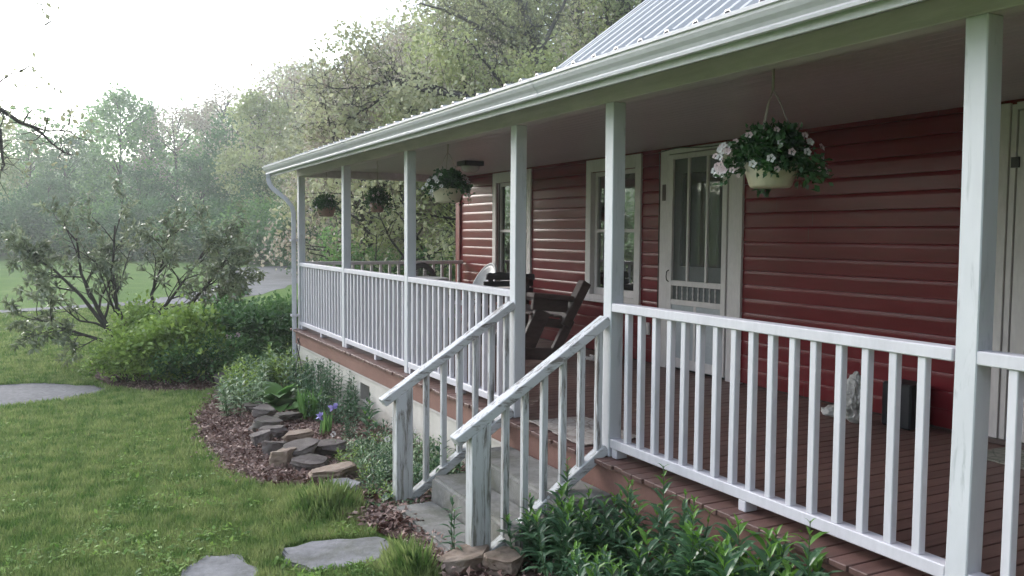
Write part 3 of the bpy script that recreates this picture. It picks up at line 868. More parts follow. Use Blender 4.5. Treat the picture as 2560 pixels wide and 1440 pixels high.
slab(-0.40, -0.055, 3.93, 5.24, -0.62, -0.142, 1)
slab(-0.66, -0.402, 3.98, 5.20, -0.66, -0.278, 2)
slab(-0.95, -0.662, 3.98, 5.12, -0.66, -0.415, 3)

# small things on the porch -------------------------------------------------
def thin_mat(name, pts, z, label, m, seed):
    mb = MB(); r = random.Random(seed)
    n = 14; P = [Vector((*p, 0)) for p in pts]; vs = []; fs = []
    for j in range(n + 1):
        for i in range(n + 1):
            u, v = i / n, j / n
            p = (P[0] * (1 - u) + P[1] * u) * (1 - v) + (P[3] * (1 - u) + P[2] * u) * v
            zz = z + 0.007 + 0.004 * noise.noise(Vector((p.x * 9, p.y * 9, seed)))
            if j in (0, n) or i in (0, n): p += Vector((r.uniform(-.01, .01), r.uniform(-.01, .01), 0))
            if i == 0: zz += 0.004
            vs.append((p.x, p.y, zz))
    for j in range(n):
        for i in range(n):
            a = j * (n + 1) + i; fs.append((a, a + 1, a + n + 2, a + n + 1))
    c = sum(P, Vector()) / 4
    vs = [(x - c.x, y - c.y, zz - z) for x, y, zz in vs]
    o = mb.add(vs, fs).build(name, m); o.location = (c.x, c.y, z)
    s = o.modifiers.new('thick', 'SOLIDIFY'); s.thickness = 0.006
    fix(o)
    return tag(o, label, 'mat')
thin_mat('door_mat', [(-0.03, 4.36), (0.44, 4.40), (0.44, 5.08), (0.03, 5.11)], ZD, 'pale frayed mat lying on the deck at the top of the steps', M['rug'], 5)
thin_mat('door_mat', [(1.90, 2.45), (2.33, 2.45), (2.33, 3.24), (1.92, 3.22)], ZD, 'dark mottled mat on the deck in front of the glazed door', M['rug2'], 8)

# ceiling lamp
lm = empty('ceiling_lamp', (1.42, 9.15, ZC), 0, 'square brown ceiling lamp with pale glass shade above the porch', 'lamp')
o = MB().box(-0.12, 0.12, -0.12, 0.12, -0.055, 0.0).build('lamp_base', M['dark'], lm, bevel=0.004)
o = MB().lathe([(0.105, -0.056), (0.108, -0.075), (0.095, -0.105), (0.06, -0.125), (0.001, -0.13)], 24).build('lamp_shade', M['frosted'], lm, smooth=True)
# hook and ties left under the ceiling
tag(MB().tube([(0.45, 9.6, 2.145), (0.45, 9.6, 2.10), (0.462, 9.6, 2.085), (0.45, 9.6, 2.06), (0.455, 9.6, 2.00)], 0.004, 5).build('ceiling_hook', M['cord']), 'empty hook hanging from the porch ceiling left of the lamp', 'hook')
# cable over the screen door
pts = []
for i in range(25):
    t = i / 24; y = 6.865 + (5.35 - 6.865) * t
    z = 2.112 - 0.0 + 0.016 * math.sin(t * 9.0) + 0.02 * t
    pts.append((XW - 0.032, y, z))
cb = MB().tube([(XW - 0.008, 6.875, 0.3), (XW - 0.010, 6.872, 1.0), (XW - 0.008, 6.876, 1.7), (XW - 0.015, 6.875, 2.09)] + pts, 0.005, 5)
tag(cb.build('cable', M['cable'], smooth=True), 'thin dark cable draped over the top of the screen door casing', 'cable')
tag(MB().box(XW - 0.034, XW - 0.0235, 6.752, 6.800, 1.645, 1.80).build('thermometer', M['brownwood'], bevel=0.003), 'narrow brown thermometer fixed to the casing left of the screen door', 'thermometer')
tag(MB().box(XW - 0.03, XW - 0.001, 6.99, 7.07, 0.32, 0.44).build('socket_box', M['trim'], bevel=0.006), 'small white socket box low on the red wall left of the screen door', 'socket')
# ================================================================== PORCH FURNITURE
def wooden_chair():
    Y = 7.45
    t = empty('wooden_bench', (1.75, Y + 0.3, ZD), 0, 'heavy dark wooden glider seat leaning back beside the red wall', 'bench')
    inv = Matrix.Translation((-1.75, -(Y + 0.3), -ZD))
    def part(mb, n, m=M['brownwood'], bev=0.006):
        o = mb.build(n, m, bevel=bev); o.parent = t; o.matrix_parent_inverse = inv; return o
    for k, yy in enumerate((Y, Y + 1.30)):
        w_ = 0.05
        part(MB().obox((1.68, yy, 0.40), (1.93, yy, 0.83), w_ + 0.06, 0.10, (0, 0, 1)), 'back_post')
        part(MB().obox((1.30, yy, 0.72), (1.76, yy, 0.67), w_ + 0.10, 0.05), 'armrest')
        part(MB().obox((1.32, yy, 0.64), (1.72, yy, 0.60), w_, 0.14), 'arm_board')
        part(MB().obox((1.26, yy, 0.20), (1.44, yy, 0.56), w_, 0.17, (0, 0, 1)), 'leg')
        part(MB().obox((1.56, yy, 0.10), (1.76, yy, 0.46), w_, 0.10, (0, 0, 1)), 'leg')
        part(MB().obox((1.14, yy, 0.15), (1.66, yy, 0.11), w_ + 0.02, 0.12), 'skid')
        part(MB().obox((1.30, yy + 0.01, 0.47), (1.74, yy + 0.01, 0.40), w_, 0.09), 'seat_rail')
    for i in range(5):
        x = 1.30 + i * 0.095
        part(MB().box(x, x + 0.08, Y, Y + 1.3, 0.52 - i * 0.014, 0.54 - i * 0.014), 'seat_slat')
    for i in range(2):
        x = 1.78 + i * 0.075; z = 0.50 + i * 0.115
        part(MB().obox((x, Y, z), (x, Y + 1.3, z), 0.02, 0.085, (0.5, 0, 0.8)), 'back_slat')
    return t
wooden_chair()

def wooden_back_chair():
    t = empty('garden_chair', (1.85, 8.95, ZD), 0, 'weathered grey slatted wooden chair with a wavy top board', 'chair')
    inv = Matrix.Translation((-1.85, -8.95, -ZD))
    def part(mb, n, m=M['greywood'], bev=0.005):
        o = mb.build(n, m, bevel=bev); o.parent = t; o.matrix_parent_inverse = inv; return o
    yb = 8.85
    # top board with a wavy upper edge
    top = [(1.50, 0.855), (1.53, 0.873), (1.60, 0.870), (1.67, 0.882), (1.74, 0.868), (1.82, 0.876), (1.94, 0.850), (2.10, 0.856), (2.12, 0.845), (2.12, 0.775), (1.49, 0.795)]
    n = len(top)
    mb = MB(); mb.add([(x, yb, z) for x, z in top] + [(x, yb + 0.03, z) for x, z in top], [tuple(range(n))[::-1], tuple(range(n, 2 * n))] + [(i, (i + 1) % n, (i + 1) % n + n, i + n) for i in range(n)])
    part(fix_(mb), 'back_board')
    for z in (0.745, 0.66, 0.575): part(MB().box(1.47, 2.11, yb + 0.02, yb + 0.045, z - 0.035, z + 0.03), 'back_slat')
    for x in (1.56, 2.03): part(MB().obox((x, yb + 0.055, 0.05), (x, yb + 0.03, 0.82), 0.06, 0.03, (0, 1, 0)), 'leg')
    for x in (1.50, 2.09): part(MB().box(x - 0.03, x + 0.03, yb + 0.46, yb + 0.50, ZD, 0.60), 'leg')
    for x in (1.50, 2.09): part(MB().box(x - 0.05, x + 0.05, yb + 0.02, yb + 0.55, 0.60, 0.625), 'armrest')
    for k in range(5): part(MB().box(1.53, 2.06, yb + 0.08 + k * 0.09, yb + 0.155 + k * 0.09, 0.40, 0.42), 'seat_slat')
def fix_(mb): return mb
wooden_back_chair()

def plastic_chair():
    t = empty('plastic_chair', (1.80, 10.0, ZD), R(100), 'pale grey round backed plastic chair standing against the red wall', 'chair')
    def part(mb, n, m=M['plastic'], bev=0.0, smooth=True):
        o = mb.build(n, m, smooth=smooth, bevel=bev); o.parent = t; return o
    # back: arch shell behind the seat (local -y is the back)
    mb = MB(); nu, nv = 14, 8; vs = []
    for j in range(nv + 1):
        for i in range(nu + 1):
            a = math.pi * i / nu; rr = j / nv
            x = -0.25 * math.cos(a) * (0.25 + 0.75 * rr); z = 0.44 + 0.46 * math.sin(a) * (0.15 + 0.85 * rr)
            y = -0.22 - 0.30 * (z - 0.44) + 0.5 * x * x * 2
            vs.append((x, y, z - 0.0))
    fs = [(j * (nu + 1) + i, j * (nu + 1) + i + 1, (j + 1) * (nu + 1) + i + 1, (j + 1) * (nu + 1) + i) for j in range(nv) for i in range(nu)]
    o = part(mb.add(vs, fs), 'backrest'); s = o.modifiers.new('t', 'SOLIDIFY'); s.thickness = 0.012
    rim = [(-0.25 * math.cos(math.pi * i / 18), -0.22 - 0.30 * (0.46 * math.sin(math.pi * i / 18)) + 0.06 * math.cos(math.pi * i / 18) ** 2, 0.44 + 0.46 * math.sin(math.pi * i / 18)) for i in range(19)]
    part(MB().tube(rim, 0.017, 8), 'back_rim')
    part(MB().box(-0.23, 0.23, -0.22, 0.24, 0.40, 0.425), 'seat', bev=0.01, smooth=False)
    for sx in (-1, 1):
        part(MB().tube([(sx * 0.25, -0.26, 0.60), (sx * 0.27, -0.05, 0.635), (sx * 0.27, 0.18, 0.62), (sx * 0.25, 0.24, 0.42)], 0.02, 6), 'armrest')
        part(MB().tube([(sx * 0.21, -0.19, 0.41), (sx * 0.25, -0.26, 0.0)], [0.024, 0.016], 6), 'leg')
        part(MB().tube([(sx * 0.21, 0.21, 0.41), (sx * 0.25, 0.27, 0.0)], [0.024, 0.016], 6), 'leg')
plastic_chair()

def mesh_chair():
    t = empty('wicker_chair', (1.62, 10.95, ZD), R(4), 'dark wicker chair with an arched woven back behind the round table', 'chair')
    def part(mb, n, m=M['wicker'], bev=0.0, smooth=True):
        o = mb.build(n, m, smooth=smooth, bevel=bev); o.parent = t; return o
    A = lambda a, s=1.0: (-0.25 * s * math.cos(a), 0.18 + 0.05, 0.50 + 0.40 * s * math.sin(a))
    mb = MB()
    # flat wide arch
    ns = 20; vs = []
    for i in range(ns + 1):
        a = math.pi * i / ns
        for s, yy in ((1.0, 0.20), (0.80, 0.20), (0.80, 0.235), (1.0, 0.235)):
            vs.append((-0.26 * s * math.cos(a), yy, 0.50 + 0.39 * s * math.sin(a)))
    fs = []
    for i in range(ns):
        for j in range(4): fs.append((4 * i + j, 4 * i + (j + 1) % 4, 4 * i + 4 + (j + 1) % 4, 4 * i + 4 + j))
    part(fix_(mb.add(vs, fs)), 'back_arch')
    wv = MB()
    for k in range(-9, 10):
        x = k * 0.022; h = 0.31 * math.sqrt(max(0, 1 - (x / 0.21) ** 2))
        if h > 0.02: wv.tube([(x, 0.218, 0.50), (x, 0.218, 0.50 + h)], 0.0045, 4)
    for k in range(1, 14):
        z = k * 0.022; wd = 0.21 * math.sqrt(max(0, 1 - (z / 0.31) ** 2))
        if wd > 0.02: wv.tube([(-wd, 0.218, 0.50 + z), (wd, 0.218, 0.50 + z)], 0.0045, 4)
    part(wv, 'woven_back')
    part(MB().box(-0.24, 0.24, -0.24, 0.22, 0.42, 0.46), 'seat', bev=0.01, smooth=False)
    for sx in (-1, 1):
        part(MB().tube([(sx * 0.23, 0.20, 0.52), (sx * 0.23, 0.22, 0.0)], 0.018, 6), 'leg')
        part(MB().tube([(sx * 0.23, -0.22, 0.42), (sx * 0.23, -0.24, 0.0)], 0.018, 6), 'leg')
        part(MB().tube([(sx * 0.25, 0.20, 0.66), (sx * 0.26, -0.05, 0.65), (sx * 0.25, -0.22, 0.62), (sx * 0.24, -0.23, 0.44)], 0.016, 6), 'armrest')
mesh_chair()

tb = empty('patio_table', (1.22, 10.35, ZD), 0, 'round dark patio table with a pale top near the end railing', 'table')
MB().lathe([(0.001, 0.722), (0.40, 0.722), (0.41, 0.712), (0.41, 0.700), (0.001, 0.700)], 36).build('tabletop', M['plastic'], tb, smooth=False)
MB().lathe([(0.400, 0.699), (0.405, 0.66), (0.385, 0.66), (0.385, 0.699)], 36).build('table_rim', M['wicker'], tb, smooth=False)
for k in range(4):
    a = math.pi / 4 + k * math.pi / 2
    MB().tube([(0.30 * math.cos(a), 0.30 * math.sin(a), 0.69), (0.34 * math.cos(a), 0.34 * math.sin(a), 0)], 0.016, 6).build('leg', M['wicker'], tb, smooth=True)

# lumpy pale stone ornament, dark box beside it
def ornament():
    bm = bmesh.new(); bmesh.ops.create_icosphere(bm, subdivisions=6, radius=1)
    holes = [Vector((-0.9, 0.1, 0.0)), Vector((-0.75, -0.3, -0.5)), Vector((-0.6, -0.7, 0.3)), Vector((-0.2, -0.95, -0.2)), Vector((0.3, -0.9, 0.45)), Vector((-0.5, -0.8, -0.35))]
    for v in bm.verts:
        p = v.co.copy(); d = 1 + 0.22 * noise.noise(p * 2.3) + 0.16 * noise.noise(p * 6) + 0.09 * noise.noise(p * 14)
        for h in holes:
            q = (p - h).length
            if q < 0.24: d -= 0.34 * (1 - q / 0.24) ** 0.6
        taper = 1.0 - 0.28 * max(0, p.z) + 0.10 * max(0, -p.z)
        v.co = Vector((p.x * 0.085 * d * taper, p.y * 0.085 * d * taper, max(0.0, (p.z * 0.5 + 0.48)) * 0.36 * (0.85 + 0.15 * d)))
    me = bpy.data.meshes.new('ornament'); bm.to_mesh(me); bm.free()
    o = link('stone_ornament', me, M['coral'], None, smooth=True); o.location = (2.05, 4.14, ZD)
    tag(o, 'pitted pale stone ornament standing on the deck against the red wall', 'ornament')
    bm = bmesh.new(); bmesh.ops.create_icosphere(bm, subdivisions=4, radius=1)
    for v in bm.verts:
        p = v.co.copy(); d = 1 + 0.25 * noise.noise(p * 2.5 + Vector((3, 1, 2))) + 0.1 * noise.noise(p * 7)
        v.co = Vector((p.x * 0.10 * d, p.y * 0.075 * d, max(0, p.z * 0.5 + 0.4) * 0.085 * d))
    me = bpy.data.meshes.new('shell'); bm.to_mesh(me); bm.free()
    o = link('flat_stone', me, M['coral'], None, smooth=True); o.location = (2.10, 4.36, ZD)
    tag(o, 'small flat pale stone lying at the foot of the pitted ornament', 'stone')
    o = MB().box(-0.11, 0.10, -0.13, 0.10, 0.001, 0.30).build('storage_box', M['black'], bevel=0.012); o.location = (2.28, 3.93, ZD)
    tag(o, 'black box standing on the deck right of the pale ornament', 'box')
ornament()
# scrap of white rag near the wall
mb = MB(); r = random.Random(4)
for k in range(9):
    a = r.uniform(0, 6.28)
    p = [Vector((0.10 * r.uniform(-1, 1), 0.06 * r.uniform(-1, 1), r.uniform(0.01, 0.04)))]
    for i in range(4):
        a += r.uniform(-.9, .9); p.append(p[-1] + Vector((math.cos(a) * 0.04, math.sin(a) * 0.04, r.uniform(-.012, .012))))
        p[-1].z = max(0.01, p[-1].z)
    mb.tube(p, 0.010, 5)
o = mb.build('rag', M['trim'], smooth=True); o.location = (2.05, 7.35, ZD); tag(o, 'small crumpled white rag on the deck beside the wooden bench', 'rag')

# ================================================================== HANGING BASKETS
def flower_mesh(name, m, seed):
    g = np.random.default_rng(seed); Q = []
    for k in range(5):
        a = 2 * math.pi * k / 5 + g.normal() * 0.1
        d = np.array([math.cos(a), math.sin(a), 0.18]); s = np.array([-math.sin(a), math.cos(a), 0])
        r_ = 0.021; 
        c0 = d * 0.003; c1 = d * r_ * 0.65 + s * r_ * 0.46; c2 = d * r_ * 1.05; c3 = d * r_ * 0.65 - s * r_ * 0.46
        Q.append([c0, c1 + [0, 0, .002], c2, c3 + [0, 0, .002]])
    V = np.array(Q, dtype=np.float32)
    o = np_quads(name, V, m); me = o.data; bpy.data.objects.remove(o)
    return me
FL = {k: [flower_mesh('flower', L[k], s) for s in (1, 2)] for k in ('pink', 'whitepet')}
def basket(loc, seed, label, potm, rad, fl, nfl, pot_r=0.125, hang=0.5, hook_top=ZC, drop_dir=(0, 0), leafn=1500, hgt=1.0, side_bias=None):
    g = np.random.default_rng(seed)
    t = empty('hanging_basket', loc, 0, label, 'hanging basket', 'hanging flower baskets under the porch roof')
    MB().lathe([(0.001, 0.0), (pot_r * 0.72, 0.0), (pot_r * 0.80, 0.012), (pot_r * 0.93, 0.065), (pot_r, 0.105), (pot_r * 1.04, 0.108), (pot_r * 1.04, 0.122), (pot_r * 0.97, 0.122), (pot_r * 0.9, 0.10), (0.001, 0.10)], 28).build('pot', potm, t, smooth=True)
    hk = hook_top - loc[2]; knot = hang
    h = MB()
    for k in range(3):
        a = 0.5 + seed + 2 * math.pi * k / 3
        r_ = pot_r * 1.12
        h.tube([(r_ * math.cos(a), r_ * math.sin(a), 0.115), (r_ * 0.62 * math.cos(a), r_ * 0.62 * math.sin(a), 0.115 + (knot - 0.115) * 0.45), (r_ * 0.25 * math.cos(a), r_ * 0.25 * math.sin(a), 0.115 + (knot - 0.115) * 0.85), (0.006 * math.cos(a), 0.006 * math.sin(a), knot)], 0.0035, 5)
    h.tube([(0, 0, knot), (0.004, 0.002, (knot + hk) / 2), (0, 0, hk)], 0.007, 5)
    h.build('hanger', M['cord'], t, smooth=True)
    # foliage: mound plus trailing shoots
    C = []; D = []
    for sh in range(90):
        a = g.uniform(0, 2 * math.pi); out = g.uniform(0.25, 1.0)
        R_ = rad * out; zt = 0.12 + (1 - out ** 2) * 0.17 * hgt
        ex = np.array([math.cos(a) * R_, math.sin(a) * R_ , zt - g.uniform(0.0, 0.17) * out ** 2])
        st_ = np.array([math.cos(a) * pot_r * 0.5 * out, math.sin(a) * pot_r * 0.5 * out, 0.11])
        n_ = leafn // 90
        tt = g.uniform(0.25, 1.05, n_)[:, None]
        mid = (st_ + ex) / 2 + np.array([0, 0, 0.06])
        P = (1 - tt) ** 2 * st_ + 2 * tt * (1 - tt) * mid + tt ** 2 * ex + g.normal(size=(n_, 3)) * 0.016
        C.append(P); D.append(rand_dirs(g, n_, -0.1) + unit(ex - st_) * 0.8)
    C = np.concatenate(C); D = np.concatenate(D)
    keep = ~((np.hypot(C[:, 0], C[:, 1]) < pot_r * 1.1) & (C[:, 2] < 0.11)) & (C[:, 2] > -0.03)
    C, D = C[keep], D[keep]
    N = rand_dirs(g, len(C), 0.8)
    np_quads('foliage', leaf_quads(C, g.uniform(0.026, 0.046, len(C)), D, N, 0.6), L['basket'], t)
    for k in range(nfl):
        a = g.uniform(0, 2 * math.pi); el = g.uniform(-0.35, 1.1)
        if side_bias is not None and g.random() < 0.4: a = side_bias + g.normal() * 0.75
        d = np.array([math.cos(a) * math.cos(el), math.sin(a) * math.cos(el), math.sin(el) * 0.62 * hgt])
        p = d * rad * g.uniform(0.93, 1.08) + np.array([0, 0, 0.115])
        if np.hypot(p[0], p[1]) < pot_r and p[2] < 0.13: continue
        me = FL[fl[k % len(fl)]][k % 2]
        o = bpy.data.objects.new('flower', me); COL.objects.link(o); o.parent = t; o.location = p
        q = Vector((d[0] - 0.5, d[1] - 0.9, d[2] + 0.3)).to_track_quat('Z', 'Y'); o.rotation_euler = q.to_euler()
        s = g.uniform(0.75, 1.1); o.scale = (s, s, s)
    return t
basket((0.36, 3.24, 1.545), 3, 'large hanging basket of pink and white flowers in front of the screen door', M['pot'], 0.262, ['pink', 'pink', 'whitepet'], 68, 0.13, 0.47, ZC, leafn=3600, side_bias=2.9)
basket((0.30, 7.18, 1.59), 5, 'hanging basket of white flowers in a cream pot beside the ceiling lamp', M['pot'], 0.225, ['whitepet'], 30, 0.135, 0.44, ZC, leafn=1700, side_bias=2.9)
basket((1.0, 11.25, 1.60), 8, 'ball shaped dark hanging basket with a few pink flowers near the far corner', M['potterra'], 0.20, ['pink'], 18, 0.10, 0.42, ZC, leafn=1900, hgt=1.25, side_bias=3.0)
basket((0.30, 11.25, 1.53), 11, 'hanging basket in a brown pot next to the downspout, leftmost basket', M['potterra'], 0.21, ['pink', 'whitepet'], 20, 0.12, 0.45, ZC, leafn=1400, side_bias=2.5)

# ================================================================== ROCKS
def rock(name, loc, size, rz, m, seed, label, cat='stone', group=None, flat=0.5, tilt=(0, 0)):
    bm = bmesh.new(); bmesh.ops.create_icosphere(bm, subdivisions=4, radius=1)
    rr = random.Random(seed)
    planes = []
    for k in range(9):
        a = rr.uniform(0, 6.28); e = rr.uniform(-0.5, 0.5)
        planes.append((Vector((math.cos(a) * math.cos(e), math.sin(a) * math.cos(e), math.sin(e))), rr.uniform(0.62, 0.86)))
    planes += [(Vector((rr.uniform(-.12, .12), rr.uniform(-.12, .12), 1)).normalized(), flat), (Vector((0, 0, -1)), flat)]
    for v in bm.verts:
        for n_, d in planes:
            s = v.co.dot(n_)
            if s > d: v.co -= n_ * (s - d)
    off = Vector((seed * 1.7, 0, 0))
    for v in bm.verts:
        p = v.co; k = 1 + 0.10 * noise.noise(p * 2 + off) + 0.05 * noise.noise(p * 6 + off)
        lay = 0.035 * math.sin(p.z * 16 + 2 * noise.noise(p * 2 + off))
        v.co = Vector((p.x * (k + lay) * size[0], p.y * (k + lay) * size[1], (p.z * k / flat) * size[2]))
    me = bpy.data.meshes.new(name); bm.to_mesh(me); bm.free()
    o = link(name, me, m); o.location = loc; o.rotation_euler = (tilt[0], tilt[1], rz)
    return tag(o, label, cat, group)
GS = 'fieldstones edging the garden bed'
STN = [
 (-0.80, 12.15, .10, .26, .20, .07, 0.2, 'stone', 'rounded fieldstone on a slab at the far end of the edging'),
 (-0.72, 12.05, .00, .36, .26, .06, 0.5, 'stone', 'broad flat slab at the far end of the stone edging'),
 (-0.84, 11.3, .02, .25, .30, .08, 0.9, 'stone', 'upright grey fieldstone half hidden by pale leafy stems'),
 (-0.88, 9.55, .10, .22, .22, .045, 0.3, 'stone', 'thin grey fieldstone just beyond the stacked row'),
 (-0.90, 9.00, .13, .20, .17, .05, -0.4, 'stone', 'farthest stone of the stacked row, resting on its neighbour'),
 (-0.74, 8.72, .11, .30, .11, .04, 0.5, 'stone', 'long thin dark stone pointing into the garden bed'),
 (-1.00, 8.45, .05, .27, .19, .07, 0.2, 'stone', 'sloping grey stone behind the flat topped ones'),
 (-1.02, 8.00, .09, .21, .16, .05, -0.5, 'stone', 'thin brown stone tilted against the row'),
 (-1.18, 7.75, .00, .15, .17, .10, 0.3, 'stone', 'squat upright stone facing the lawn at the row centre'),
 (-0.93, 7.50, .13, .25, .17, .045, 0.15, 'tan', 'flat topped pale brown stone, broadest of the stacked row'),
 (-1.17, 7.25, .00, .12, .15, .10, 1.1, 'stone', 'small blocky stone under the flat topped pale one'),
 (-1.20, 6.78, .03, .17, .15, .10, 0.8, 'tan', 'pale rounded stone leaning on the dark layered slab'),
 (-1.05, 6.85, .15, .26, .17, .05, -0.15, 'stone', 'dark layered slab on top of the near end of the row'),
 (-1.05, 6.55, .04, .24, .15, .06, 0.1, 'stone', 'dark slab lying under the layered top slab'),
 (-0.80, 6.95, .09, .30, .15, .06, -0.25, 'stone', 'dark elongated stone reaching towards the white flowers'),
 (-0.98, 6.22, .04, .30, .22, .055, -0.5, 'tan', 'wide tan slab at the near end of the edging'),
 (-1.02, 5.78, .02, .28, .17, .05, -0.9, 'flag', 'grey slab sinking into the grass nearest the steps'),
]
for i, (x, y, dz, a, b, c, rz, mk, lb) in enumerate(STN):
    rock('fieldstone', (x - 0.06, y, G(x, y) + dz * 0.72 + c * 0.5), (a * 0.66, b * 0.86, c * 0.85), rz, M[{'stone': 'stone', 'tan': 'tanstone', 'flag': 'flag'}[mk]], 20 + i, lb, group=GS, tilt=(rnd.uniform(-.12, .12), rnd.uniform(-.14, .10)))
rock('boulder', (-0.93, 4.06, -0.445), (0.19, 0.13, 0.08), 0.2, M['tanstone'], 61, 'rounded tan boulder below the nearer stair post at the bottom of the picture')
rock('boulder', (-0.76, 3.92, -0.41), (0.13, 0.11, 0.06), 0.7, M['tanstone'], 66, 'smaller brown stone pressed against the right of the tan boulder')
def flagstone(pts, lab, seed):
    r_ = random.Random(seed); out = wob(pts, 4, 0.018, seed)
    cx = sum(p[0] for p in out) / len(out); cy_ = sum(p[1] for p in out) / len(out)
    bm = bmesh.new(); z = G(cx, cy_)
    vs = [bm.verts.new((x - cx, y - cy_, 0)) for x, y in out]
    f = bm.faces.new(vs); 
    if f.normal.z < 0: f.normal_flip()
    e = bmesh.ops.extrude_face_region(bm, geom=[f]); 
    for v in [v for v in e['geom'] if isinstance(v, bmesh.types.BMVert)]: v.co.z += 0.035
    bmesh.ops.recalc_face_normals(bm, faces=bm.faces)
    tops = [f for f in bm.faces if f.normal.z > 0.9]
    bmesh.ops.bevel(bm, geom=[e for f in tops for e in f.edges], offset=0.012, segments=2, affect='EDGES')
    me = bpy.data.meshes.new('flagstone'); bm.to_mesh(me); bm.free()
    o = link('flagstone', me, M['flag']); o.location = (cx, cy_, z - 0.012)
    tag(o, lab, 'paving stone', 'flagstones set in the lawn')
flagstone([(-1.72, 4.72), (-1.50, 4.77), (-1.18, 4.66), (-1.14, 4.50), (-1.30, 4.32), (-1.62, 4.30), (-1.76, 4.50)], 'pale flagstone in the grass in front of the steps', 1)
flagstone([(-2.28, 4.62), (-2.12, 4.80), (-1.95, 4.72), (-1.88, 4.45), (-2.0, 4.2), (-2.35, 4.2)], 'flagstone farther left from the steps, cut by the bottom edge', 2)
flagstone([(-1.55, 4.0), (-1.25, 4.02), (-1.2, 3.8), (-1.5, 3.7)], 'third flagstone below the picture edge', 3) if False else None

# ================================================================== PLANTS
def curved_leaf_rows(mb, base, d, L_, w_, droop, g, nseg=3):
    """lanceolate leaf as a strip with a keel"""
    d = Vector(d).normalized(); s = d.cross(Vector((0, 0, 1)))
    if s.length < 1e-3: s = Vector((1, 0, 0))
    s.normalize()
    b = len(mb.v); p = Vector(base); cur = d.copy(); wd = [0.25, 1.0, 0.8, 0.02] if nseg == 3 else [0.3, 0.85, 1.0, 0.65, 0.02]
    pts = []
    for k in range(nseg + 1):
        up_ = s.cross(cur).normalized()
        ww = w_ * wd[k] / 2
        pts += [p - s * ww + up_ * ww * 0.35, p, p + s * ww + up_ * ww * 0.35]
        p = p + cur * (L_ / nseg)
        cur = (cur - Vector((0, 0, droop / nseg))).normalized()
    fs = []
    for k in range(nseg):
        a = 3 * k
        fs += [(a, a + 1, a + 4, a + 3), (a + 1, a + 2, a + 5, a + 4)]
    mb.add(pts, fs)

def phlox_clump(seed, n=5, h=0.5, spread=0.12, leafL=0.085, young=True, lean=0.2):
    """(stems MB, leaves MB, tips MB)"""
    r_ = random.Random(seed); st_, lf, tp = MB(), MB(), MB()
    for i in range(n):
        a = r_.uniform(0, 6.28); rr = spread * math.sqrt(r_.random())
        p = Vector((rr * math.cos(a), rr * math.sin(a), 0)); H = h * r_.uniform(0.65, 1.08)
        ln = Vector((math.cos(a) * lean * r_.uniform(.3, 1) * H, math.sin(a) * lean * r_.uniform(.3, 1) * H, H))
        P = [p, p + ln * 0.5 + Vector((r_.uniform(-.01, .01), r_.uniform(-.01, .01), 0)), p + ln]
        st_.tube(P, [0.0035, 0.003, 0.0018], 5)
        nl = max(4, int(H / 0.042)); rot = r_.uniform(0, 6.28)
        for k in range(nl):
            t = 0.12 + 0.86 * k / (nl - 1)
            q = P[0].lerp(P[1], t * 2) if t < .5 else P[1].lerp(P[2], t * 2 - 1)
            rot += math.pi / 2 + r_.uniform(-.2, .2)
            sz = leafL * (0.75 + 0.5 * math.sin(math.pi * min(1, t * 1.05))) * r_.uniform(.8, 1.15)
            if t > .9: sz *= 0.6
            el = 0.25 + 0.75 * t + r_.uniform(-.15, .15)
            for s in (0, math.pi):
                d = (math.cos(rot + s) * math.cos(el), math.sin(rot + s) * math.cos(el), math.sin(el))
                tgt = tp if (young and t > 0.86) else lf
                curved_leaf_rows(tgt, q, d, sz, sz * 0.27, 1.0 + r_.uniform(-.2, .4), r_)
    return st_, lf, tp
PROTO = {}
def plant_obj(kind, seed, loc, label, cat='plant', group=None, scale=1.0, **kw):
    key = (kind, seed)
    if key not in PROTO:
        s, l, t = phlox_clump(seed, **kw)
        m1 = s.mesh('stem'); m1.materials.append(L['stem'])
        m2 = l.mesh('foliage'); m2.materials.append(L['azalea' if (kind == 'c' and seed % 3 == 0) else {'p': 'phlox', 'c': 'cover'}[kind]])
        m3 = t.mesh('young_leaves') if t.v else None
        if m3: m3.materials.append(L['tip'])
        PROTO[key] = (m1, m2, m3)
    o = empty('leafy_plant', loc, rnd.uniform(0, 6.28), label, cat, group)
    o.scale = (scale,) * 3
    for n_, me in zip(('stem', 'foliage', 'young_leaves'), PROTO[key]):
        if me:
            c = bpy.data.objects.new(n_, me); COL.objects.link(c); c.parent = o
    return o
# bed at lower right, below the large railing
GP = 'phlox like plants below the porch railing'
LP = 'leafy green plant among the dense clump of the bed below the large railing'
spots = []
r = random.Random(12)
# each with height chosen so its top stays below the deck edge line
for i in range(64):
    y = r.uniform(1.35, 3.95); x = r.uniform(-0.85, -0.12) 
    if y > 3.2: x = r.uniform(-0.62, -0.13)
    spots.append((x, y))
for i, (x, y) in enumerate(spots):
    hs_ = r.uniform(0.55, 1.15) * (0.80 if y < 2.4 else 1.0) * (0.8 if x < -0.5 else 1.0)
    plant_obj('p', 100 + i % 7, (x, y, G(x, y)), LP, 'plant', GP, hs_ * 1.0, n=5, h=0.50, spread=0.13, leafL=0.125)
plant_obj('p', 207, (-0.50, 2.68, -0.45), 'pair of upright leafy stems left of the tall single stem', scale=1.0, n=2, h=0.60, spread=0.04, leafL=0.12, lean=0.06)
plant_obj('p', 208, (-0.50, 2.42, -0.45), 'pair of leafy stems with bright tips next to the tall single stem', scale=1.0, n=2, h=0.62, spread=0.05, leafL=0.12, lean=0.06)
plant_obj('p', 209, (-0.32, 3.50, -0.45), 'bushy plant with bright tips right of the lower end of the steps', scale=1.0, n=5, h=0.48, spread=0.09, leafL=0.11)
